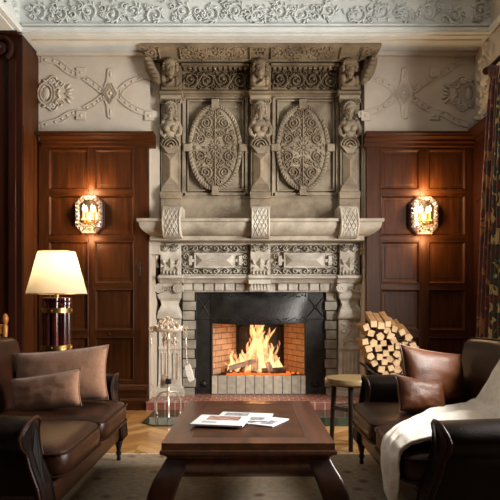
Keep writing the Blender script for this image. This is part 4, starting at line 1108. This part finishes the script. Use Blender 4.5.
# ================================================================== RUG, TABLE, MAGAZINES
mb = MB(); mb.box(-1.85, 1.72, 1.6, 3.975, .0005, RUGZ-.0002)
o = mb.build('area_rug', RUGM, None, origin=(0, 2.8, 0), smooth=False); tag(o, 'pale faded patterned rug under the coffee table and sofas', 'rug')
mb = MB()
for k in range(300):
    x = -1.84+k*.01187; mb.add([(x, 3.975, .001), (x+.006, 3.975, .001), (x+.005+R.uniform(-.01, .01), 4.015, .001), (x+R.uniform(-.01, .01), 4.015, .001), (x+.003, 3.975, .006)], [(0, 1, 2, 3), (0, 4, 3), (1, 4, 2), (4, 2, 3)])
mb.build('rug_fringe', THROW, o, smooth=False)
TZ = .45
tb = thing('coffee_table', 'low dark wooden coffee table with leather inset top and outswept legs', 'table', (-.008, 3.06, RUGZ))
tx0, tx1, ty0, ty1 = -.398, .382, 2.515, 3.60
mb = MB()
iw = .125
for a, b_, c_, d_ in ((tx0, tx0+iw, ty0, ty1), (tx1-iw, tx1, ty0, ty1), (tx0+iw, tx1-iw, ty0, ty0+.11), (tx0+iw, tx1-iw, ty1-.11, ty1)): mb.box(a, b_, c_, d_, TZ-.03, TZ)
mb.build('table_top', TABLEWOOD, tb, smooth=False)
mb = MB(); mb.box(tx0+iw-.001, tx1-iw+.001, ty0+.109, ty1-.109, TZ-.028, TZ-.001); mb.build('leather_inset', TABLEDARK, tb, smooth=False)
mb = MB(); rs = []
for z, i_ in ((TZ-.03, .0), (TZ-.034, -.008), (TZ-.05, -.008), (TZ-.056, .006), (TZ-.07, .022), (TZ-.075, .022)):
    rs.append([(tx0+i_, ty0+i_, z), (tx1-i_, ty0+i_, z), (tx1-i_, ty1-i_, z), (tx0+i_, ty1-i_, z)])
mb.rings(rs); mb.build('top_moulding', TABLEWOOD, tb, smooth=False, bevel=.003)
mb = MB(); rs = []
for z, i_ in ((TZ-.075, .02), (TZ-.10, .012), (TZ-.13, .018), (TZ-.165, .05)):
    rs.append([(tx0+i_, ty0+i_, z), (tx1-i_, ty0+i_, z), (tx1-i_, ty1-i_, z), (tx0+i_, ty1-i_, z)])
mb.rings(rs); mb.build('apron', TABLEWOOD, tb, ang=.9)
for sx in (-1, 1):
    for sy in (-1, 1):
        cx = tx1 if sx > 0 else tx0; cy = ty1 if sy > 0 else ty0
        mb = MB(); rs = []
        for z, off, w in ((TZ-.07, -.05, .05), (TZ-.11, -.036, .055), (TZ-.15, -.012, .06), (TZ-.20, .008, .062), (TZ-.26, .024, .06), (TZ-.32, .026, .056), (TZ-.38, .015, .05), (TZ-.42, -.015, .056), (TZ-.45+.0, -.03, .05)):
            x, y = cx+sx*(off-.02), cy+sy*(off-.02)
            w *= 1.15; rs.append([(x-w*.9, y-w*.9, z+RUGZ*(1 if z < .05 else 0)), (x+w*.9, y-w*.9, z+RUGZ*(1 if z < .05 else 0)), (x+w*.9, y+w*.9, z+RUGZ*(1 if z < .05 else 0)), (x-w*.9, y+w*.9, z+RUGZ*(1 if z < .05 else 0))])
        mb.rings(rs); mb.build('leg', TABLEBASE, tb, subdiv=2, bevel=.012)
def magazine(label, cx, cy, w, l, rz, z, prints, pages=.006):
    o = MB().box(-w/2, w/2, -l/2, l/2, 0, pages).build('magazine', PAPER, None, origin=(0, 0, 0), smooth=False)
    o.location = (cx, cy, z); o.rotation_euler = (0, 0, rz); tag(o, label, 'magazine', 'magazines on the coffee table')
    for nm, x0, x1, y0, y1, m in prints:
        q = MB().box(x0*w, x1*w, y0*l, y1*l, pages, pages+.0006).build(nm, m, None, origin=(0, 0, 0), smooth=False); q.parent = o
magazine('folded white paper fanned out underneath on the right', .03, 3.0, .21, .30, -2.05, TZ+.0005, [('printed_text', -.4, .4, -.42, .1, PRINT_G), ('picture', -.1, .35, .2, .42, PRINT_G)], .005)
magazine('folded white paper fanned out between the other two', -.03, 3.06, .21, .29, -1.75, TZ+.006, [('printed_text', -.4, .1, -.4, .05, PRINT_G), ('picture', .05, .4, .1, .4, PRINT_G)], .005)
magazine('white magazine with a reddish cover picture, topmost and nearest left', -.15, 2.925, .27, .24, -.17, TZ+.0115, [('cover_picture', -.30, .34, -.02, .40, PRINT), ('printed_text', -.32, -.05, -.3, -.2, PRINT_G)], .008)

# ================================================================== STOOL
st = thing('side_stool', 'small pale topped stool with dark legs by the far end of the right sofa', 'stool', (.76, 4.22, 0))
mb = MB()
mb.lathe([(0, .472), (.178, .472), (.19, .482), (.192, .51), (.186, .52), (0, .522)], (.76, 4.22, 0), 36); mb.build('seat', STOOLTOP, st)
for k in range(4):
    a = -pi/2+k*pi/2-.18
    x, y = .76+.125*cos(a), 4.22+.125*sin(a); x2, y2 = .76+.145*cos(a), 4.22+.145*sin(a)
    mb = MB(); mb.tube([(x2, y2, 0), (x, y, .49)], [.017, .021], 10); mb.build('leg', DARKLEG, st)
mb = MB()
for k in range(4):
    a = -pi/2+k*pi/2-.18; b_ = a+pi/2
    mb.tube([(.76+.135*cos(a), 4.22+.135*sin(a), .29), (.76+.135*cos(b_), 4.22+.135*sin(b_), .29)], .016, 8)
mb.build('stretcher', DARKLEG, st)
mb = MB(); mb.lathe([(0, .46), (.14, .46), (.15, .484), (0, .484)], (.76, 4.22, 0), 24); mb.build('seat_rim', DARKLEG, st)

# ================================================================== LAMP ON ITS TABLE
lx, ly = PX(56.8, 4.5), 4.5
tb2 = thing('lamp_table', 'small dark table under the lamp behind the left sofa', 'table', (lx, ly, 0))
mb = MB(); mb.box(lx-.2, lx+.2, ly-.2, ly+.2, .56, .6); mb.build('table_top', MAHOG_D, tb2, smooth=False, bevel=.006)
for sx in (-1, 1):
    for sy in (-1, 1): mb = MB(); mb.box(lx+sx*.17-.02, lx+sx*.17+.02, ly+sy*.17-.02, ly+sy*.17+.02, 0, .56); mb.build('leg', MAHOG_D, tb2, smooth=False)
lp = thing('table_lamp', 'lit table lamp with cream shade on a bundle of oxblood columns', 'lamp', (lx, ly, .6))
mb = MB(); mb.lathe([(0, .6), (.13, .6), (.13, .625), (.118, .635), (0, .635)], (lx, ly, 0), 24); mb.build('base', BRASS, lp)
for k in range(8):
    a = 2*pi*k/8+.2; x, y = lx+.082*cos(a), ly+.082*sin(a)
    mb = MB(); mb.lathe([(0, .63), (.03, .63), (.029, .66), (.029, 1.06), (.034, 1.065), (.034, 1.085), (.026, 1.092), (.034, 1.1), (.034, 1.12), (0, 1.125)], (x, y, 0), 12); mb.build('column', TORTOISE, lp)
for z in (.725, 1.02):
    mb = MB(); mb.lathe([(.114, z-.02), (.12, z-.018), (.12, z+.018), (.114, z+.02)], (lx, ly, 0), 32)
    for k in range(8): a = 2*pi*k/8; mb.ball((lx+.12*cos(a), ly+.12*sin(a), z), .007, n=8, m=5)
    mb.build('brass_band', BRASS, lp)
mb = MB(); mb.lathe([(0, 1.1), (.018, 1.1), (.018, 1.2), (.012, 1.2), (.012, 1.3), (0, 1.3)], (lx, ly, 0), 12); mb.build('stem', BRASS, lp)
zb, zt2 = PZ(294, 4.5), PZ(252, 4.5)
mb = MB(); rs = []
for i in range(7):
    t = i/6; r_ = .237+(.146-.237)*t; rs.append([(lx+r_*cos(2*pi*k/48), ly+r_*sin(2*pi*k/48), zb+(zt2-zb)*t) for k in range(48)])
mb.rings(rs, cap=False); mb.build('lamp_shade', SHADE, lp, ang=2)
mb = MB()
for r_, z in ((.237, zb), (.146, zt2)): mb.tube([(lx+r_*cos(2*pi*k/48), ly+r_*sin(2*pi*k/48), z) for k in range(48)], .003, 6, True)
for k in range(3): a = 2*pi*k/3; mb.tube([(lx, ly, zt2-.01), (lx+.146*cos(a), ly+.146*sin(a), zt2-.005)], .002, 6)
mb.build('shade_ring', BRASS, lp)
mb = MB(); mb.ball((lx, ly, 1.335), .032, .032, .04); mb.build('bulb', BULB, lp)

# ================================================================== FIRE TOOLS
fx_, fy_ = PX(168.5, 5.3), 5.30; gz = .013
ts = thing('fire_tool_stand', 'ornate pale brass fire tool stand with crown and tripod feet', 'tool stand', (fx_, fy_, gz))
mb = MB(); mb.lathe([(0, .2), (.012, .2), (.012, .24), (.02, .25), (.012, .26), (.012, .3), (.016, .36), (.012, .4), (.011, .7), (.02, .72), (.03, .74), (.014, .77), (.014, .83), (.0, .84)], (fx_, fy_, 0), 14)
for k in range(12): mb.lathe([(0, 0), (.016, .004), (.016, .010), (0, .014)], (fx_, fy_, .42+k*.022), 10)
mb.build('stem', SILVER, ts)
mb = MB(); mb.box(fx_-.027, fx_+.027, fy_-.027, fy_+.027, .315, .365); mb.build('black_collar', BLACKKNOB, ts, bevel=.008)
for k in range(3):
    a = -pi/2+k*2*pi/3+.15; p = []
    for i in range(11):
        t = i/10; r_ = .015+.11*sin(t*pi*.62)**1.0+.01*t; z = .235-.0*t-(.222)*t**1.6+.03*sin(t*pi)
        p.append((fx_+r_*cos(a), fy_+r_*sin(a), max(gz+.009, z)))
    mb = MB(); mb.tube(p, .009, 8); mb.ball((p[-1][0], p[-1][1], gz+.013), .013); mb.build('foot', SILVER, ts)
mb = MB(); cz = .845
# crown: ring of lobes, arches and a pierced crest
mb.tube([(fx_+.115*cos(2*pi*k/24), fy_+.06*sin(2*pi*k/24), cz-.02) for k in range(24)], .02, 8, True)
for k in range(12):
    a = 2*pi*k/12; x, y = fx_+.115*cos(a), fy_+.06*sin(a)
    mb.ball((x, y, cz+.0), .021, .021, .03, 8, 6)
    mb.tube([(x, y, cz), (fx_+.10*cos(a), fy_+.052*sin(a), cz+.045), (fx_+.05*cos(a), fy_+.03*sin(a), cz+.07), (fx_, fy_, cz+.075)], .010, 6)
for sg in (-1, 1):
    mb.tube([(fx_+sg*(.11+.06*t), fy_, cz-.02+.03*sin(t*pi)) for t in [i/8 for i in range(9)]], .011, 8)
    mb.tube([(fx_+sg*(.16+.025*cos(q)), fy_-.005, cz-.015+.025*sin(q)) for q in [i*.55 for i in range(11)]], .008, 6)
for x, z, r_ in ((0, .092, .018), (-.035, .078, .014), (.035, .078, .014), (-.07, .05, .014), (.07, .05, .014), (-.1, .02, .014), (.1, .02, .014), (0, .05, .02)):
    mb.ball((fx_+x, fy_-.03, cz+z), r_, .012, r_, 8, 6)
mb.build('crown', SILVER, ts)
for k in range(4):
    x = fx_+(-.165, -.05, .05, .165)[k]; y = fy_+(0, .06, .06, 0)[k]
    mb = MB(); mb.tube([(x, y, cz-.03), (x, y-.012, cz-.05), (x, y-.006, cz-.065), (x, y+.008, cz-.06)], .005, 6)
    if k in (1, 2): mb.tube([(x, y, cz-.03), (fx_+.3*(x-fx_), fy_+.02, cz-.02)], .005, 6)
    mb.build('hook', SILVER, ts)
def tool(name, label, x, y, tilt, fn, cat):
    mb = MB(); zt_ = cz-.058
    mb.tube([(x+.012*cos(q), y, zt_-.016+.016*sin(q)) for q in [i*2*pi/12 for i in range(12)]], .0045, 6, True)
    mb.lathe([(0, zt_-.032), (.008, zt_-.036), (.012, zt_-.055), (.006, zt_-.08), (.011, zt_-.095), (.005, zt_-.12), (0, zt_-.12)], (x, y, 0), 10)
    o = mb.build(name, SILVER, None, origin=(x, y, zt_)); tag(o, label, cat, 'fire tools on the stand')
    fn(o, x, y, zt_-.11)
    return o
def poker(o, x, y, z):
    mb = MB(); mb.tube([(x, y, z), (x, y, z-.40), (x-.004, y, z-.43)], .005, 8); mb.tube([(x, y, z-.36), (x+.02, y, z-.385), (x+.022, y, z-.40)], .004, 6); mb.build('rod', SILVER, o)
def brush(o, x, y, z):
    mb = MB(); mb.tube([(x, y, z), (x+.012, y-.004, z-.19)], .005, 8); mb.build('rod', SILVER, o)
    mb = MB()
    rs = []
    for t in range(7):
        q = t/6; cxx = x+.012+.045*q; zz = z-.185-.15*q; w = .022+.006*sin(q*pi)+.004*(t % 2)
        rs.append([(cxx-w, y-.004-.018, zz-.012), (cxx+w, y-.004-.018, zz+.012), (cxx+w, y-.004+.018, zz+.012), (cxx-w, y-.004+.018, zz-.012)])
    mb.rings(rs); mb.build('bristles', THROW, o, bevel=.004)
def shovel(o, x, y, z):
    mb = MB(); mb.tube([(x, y, z), (x, y, z-.29)], .005, 8); mb.build('rod', SILVER, o)
    mb = MB(); mb.rings([[(x-w, y+d, z-h_), (x+w, y+d, z-h_), (x+w, y+d+.004, z-h_), (x-w, y+d+.004, z-h_)] for h_, w, d in ((.28, .01, 0), (.30, .032, .004), (.38, .04, .008), (.41, .034, .0))]); mb.build('blade', SILVER, o, bevel=.002)
def tongs(o, x, y, z):
    for sg in (-1, 1):
        mb = MB(); mb.tube([(x, y, z), (x+sg*.012, y, z-.12), (x+sg*.014, y, z-.3), (x+sg*.004, y, z-.37)], .0045, 8); mb.build('tong_arm', SILVER, o)
tool('fire_poker', 'thin poker hanging at the left of the fire tool stand', fx_-.165, fy_-.004, 0, poker, 'poker')
tool('fire_shovel', 'shovel hanging behind the fire tool stem, left side', fx_-.05, fy_+.056, 0, shovel, 'shovel')
tool('fire_tongs', 'tongs hanging behind the fire tool stem, right side', fx_+.05, fy_+.056, 0, tongs, 'tongs')
tool('hearth_brush', 'hearth brush with pale bristles hanging at the right of the stand', fx_+.165, fy_-.004, 0, brush, 'brush')

# ================================================================== FIREWOOD
lgY = 5.22; rcx, rcz, rr_ = PX(392, lgY), PZ(345, lgY), .30
rk = thing('log_rack', 'round dark iron log rack beside the chimneypiece', 'log rack', (rcx, lgY+.2, 0))
mb = MB(); rs = []
for i in range(49):
    a = pi*1.22+(pi*.62)*i/48
    c0, s0 = cos(a), sin(a)
    rs.append([(rcx+r_*c0, y, rcz+r_*s0) for r_, y in ((rr_, lgY+.02), (rr_+.012, lgY+.02), (rr_+.012, lgY+.34), (rr_, lgY+.34))])
mb.rings(rs); mb.build('hoop', IRON, rk, ang=.6)
for y in (lgY+.06, lgY+.30):
    for sg in (-1, 1):
        mb = MB(); mb.tube([(rcx+sg*.16, y, rcz-rr_+.03), (rcx+sg*.24, y, 0.008)], .014, 8); mb.build('leg', IRON, rk)
LOGS = [(105, 108, 0), (148, 88, 1), (195, 98, 1), (236, 88, 1), (283, 122, 1), (325, 140, 1), (365, 172, 1), (135, 148, 0), (235, 130, 0), (190, 168, 0), (255, 163, 0), (278, 196, 0), (95, 198, 0), (148, 206, 0),
        (214, 210, 0), (304, 226, 0), (352, 216, 0), (393, 222, 0), (181, 241, 0), (256, 240, 0), (118, 242, 0), (226, 270, 0), (292, 275, 0), (125, 290, 0), (184, 292, 0), (255, 310, 0), (155, 332, 0), (214, 326, 0),
        (255, 362, 0), (195, 370, 0), (415, 248, 0), (335, 256, 0), (376, 262, 0), (330, 300, 0), (372, 310, 0), (415, 292, 0), (290, 330, 0), (345, 345, 0), (388, 350, 0), (300, 372, 0), (345, 388, 0), (225, 404, 0), (270, 412, 0), (312, 420, 0)]
for i, (a, b_, top) in enumerate(LOGS):
    u, v = 350+a/6.25, 310+b_/6.25
    x, z = PX(u, lgY), PZ(v, lgY); hw = .0335+R.uniform(-.002, .004)
    mb = MB(); n = R.choice((4, 4, 5))
    rot = R.uniform(0, 6.28); rad = [hw*1.22*R.uniform(.86, 1.08) for _ in range(n)]
    if n == 4: rot = pi/4+R.uniform(-.35, .55)
    shp = [(rad[k]*cos(rot+2*pi*k/n), rad[k]*sin(rot+2*pi*k/n)) for k in range(n)]
    dy = R.uniform(-.025, .02); LL = .33
    rise, side = (.085, .015) if top else (R.uniform(-.005, .01), R.uniform(-.008, .008))
    rs = [[(x+p+side*t, lgY+dy+LL*t, z+q+rise*t) for p, q in shp] for t in (0, .33, .66, 1)]
    mb.cur = 0; mb.rings(rs, cap=False); mb.cur = 1; mb.add(rs[0], [tuple(range(n))]); mb.add(rs[-1], [tuple(range(n))])
    o = mb.build('firewood_log', [BARK, LOGEND], None, origin=(x, lgY, z), smooth=False, bevel=.004)
    if top: tag(o, 'split log slanting along the top of the round firewood pile, its long side showing', 'log', 'slanting logs on top of the firewood pile')
    else: tag(o, 'split log end-on in the round firewood pile below the slanting top row', 'log', 'stacked firewood logs')

# ================================================================== CURTAINS, CHAIR
def curtain(name, label, far, near, mat, xo, top, folds, group):
    rows_ = []
    for i in range(41):
        t = i/40; z = top-(top-.02)*t; f_ = far[0]+(far[1]-far[0])*t**.6; n_ = near[0]+(near[1]-near[0])*t
        row = []
        for j in range(folds*10+1):
            w = j/(folds*10); y = f_+(n_-f_)*w
            row.append((xo+.045*sin(w*folds*2*pi+.4*sin(t*3))*(1-.2*t)+.01*noise.noise(Vector((w*4, t*5, 0))), y, z))
        rows_.append(row)
    mb = MB(); mb.strip(rows_)
    o = mb.build(name, mat, None, origin=(xo, (far[0]+near[0])/2, 0), ang=3, solid=.008); return tag(o, label, 'curtain', group)
c1 = curtain('curtain', 'long crimson damask curtain nearest the corner at the right edge', (4.86, 5.28), (4.62, 4.95), CURT_R, 2.12, 3.06, 4, 'window curtains')
c2 = curtain('curtain', 'green and gold patterned curtain at the right edge beside the crimson one', (4.60, 4.90), (4.38, 4.56), CURT_G, 2.08, 3.02, 4, 'window curtains')
mb = MB()
for k in range(9):
    y = 4.88-k*.025; mb.ball((2.10, y, 3.05-k*.012+.05), .03, .025, .06, 8, 6)
mb.build('pleat_heading', CURT_R, c1)
mb = MB(); mb.tube([(2.12, 5.0, 3.16), (2.12, 2.2, 3.16)], .02, 12); mb.ball((2.12, 5.02, 3.16), .035)
for y in (4.95, 3.4, 2.25): mb.tube([(2.12, y, 3.16), (XR+.0, y, 3.16)], .012, 8)
o = mb.build('curtain_rod', MAHOG_D, None, origin=(2.12, 3.6, 3.16)); tag(o, 'dark wooden curtain rod over the window on the right', 'curtain rod')
chx, chy = -2.475, 5.08
ch = thing('carved_chair', 'carved golden wooden chair at the left edge beside the dark pier', 'chair', (chx, chy, 0))
mb = MB(); mb.box(chx-.2, chx+.2, chy-.2, chy+.16, .42, .47); mb.build('seat', LEATHER, ch, bevel=.015)
for sx in (-1, 1):
    mb = MB(); mb.lathe([(0, 0), (.018, 0), (.022, .1), (.016, .2), (.024, .4), (0, .42)], (chx+sx*.17, chy-.17, 0), 12); mb.build('leg', GOLDWOOD, ch)
    mb = MB(); mb.lathe([(0, 0), (.02, 0), (.022, .42), (.02, .7), (.026, .72), (.018, .74), (.024, .8), (.026, .86), (.016, .88), (.028, .91), (.03, .94), (.016, .975), (0, .985)], (chx+sx*.18, chy+.17, 0), 12); mb.build('back_post', GOLDWOOD, ch)
mb = MB(); mb.box(chx-.18, chx+.18, chy+.155, chy+.185, .79, .88); mb.box(chx-.18, chx+.18, chy+.155, chy+.185, .55, .6)
for k in range(4): mb.box(chx-.13+k*.08, chx-.11+k*.08, chy+.16, chy+.18, .6, .8)
mb.build('back_rail', GOLDWOOD, ch, bevel=.006)

# ================================================================== LIGHT
def area(name, loc, rot, sx, sy, e, col):
    l = bpy.data.lights.new(name, 'AREA'); l.shape = 'RECTANGLE'; l.size = sx; l.size_y = sy; l.energy = e; l.color = col
    o = bpy.data.objects.new(name, l); C.objects.link(o); o.location = loc; o.rotation_euler = rot; return o
def point(name, loc, e, col, r_):
    l = bpy.data.lights.new(name, 'POINT'); l.energy = e; l.color = col; l.shadow_soft_size = r_
    o = bpy.data.objects.new(name, l); C.objects.link(o); o.location = loc; return o
area('window_daylight', (XR+.3, (WY0+WY1)/2, (WZ0+WZ1)/2), (0, pi/2, 0), WZ1-WZ0, WY1-WY0, 470, (1, .96, .90))
point('fire_glow', (.10, 6.30, zf+.28), 17, (1, .46, .15), .1)
point('fire_glow_low', (.02, 6.24, zf+.14), 7, (1, .46, .15), .08)
point('lamp_glow', (lx, ly, 1.36), 27, (1, .79, .54), .05)
w = bpy.data.worlds.new('World'); bpy.context.scene.world = w; w.use_nodes = True
w.node_tree.nodes['Background'].inputs[0].default_value = (.75, .85, 1, 1); w.node_tree.nodes['Background'].inputs[1].default_value = .6
cam = bpy.data.cameras.new('camera'); co = bpy.data.objects.new('camera', cam); C.objects.link(co)
co.location = (0, 0, E); co.rotation_euler = (pi/2, 0, 0); cam.sensor_width = 36; cam.lens = F/500*36; cam.shift_y = 53/500; cam.clip_start = .05
bpy.context.scene.camera = co
vs_ = bpy.context.scene.view_settings
vs_.view_transform = 'Standard'; vs_.look = 'None'; vs_.gamma = 1; vs_.use_curve_mapping = False; vs_.exposure = 0.0
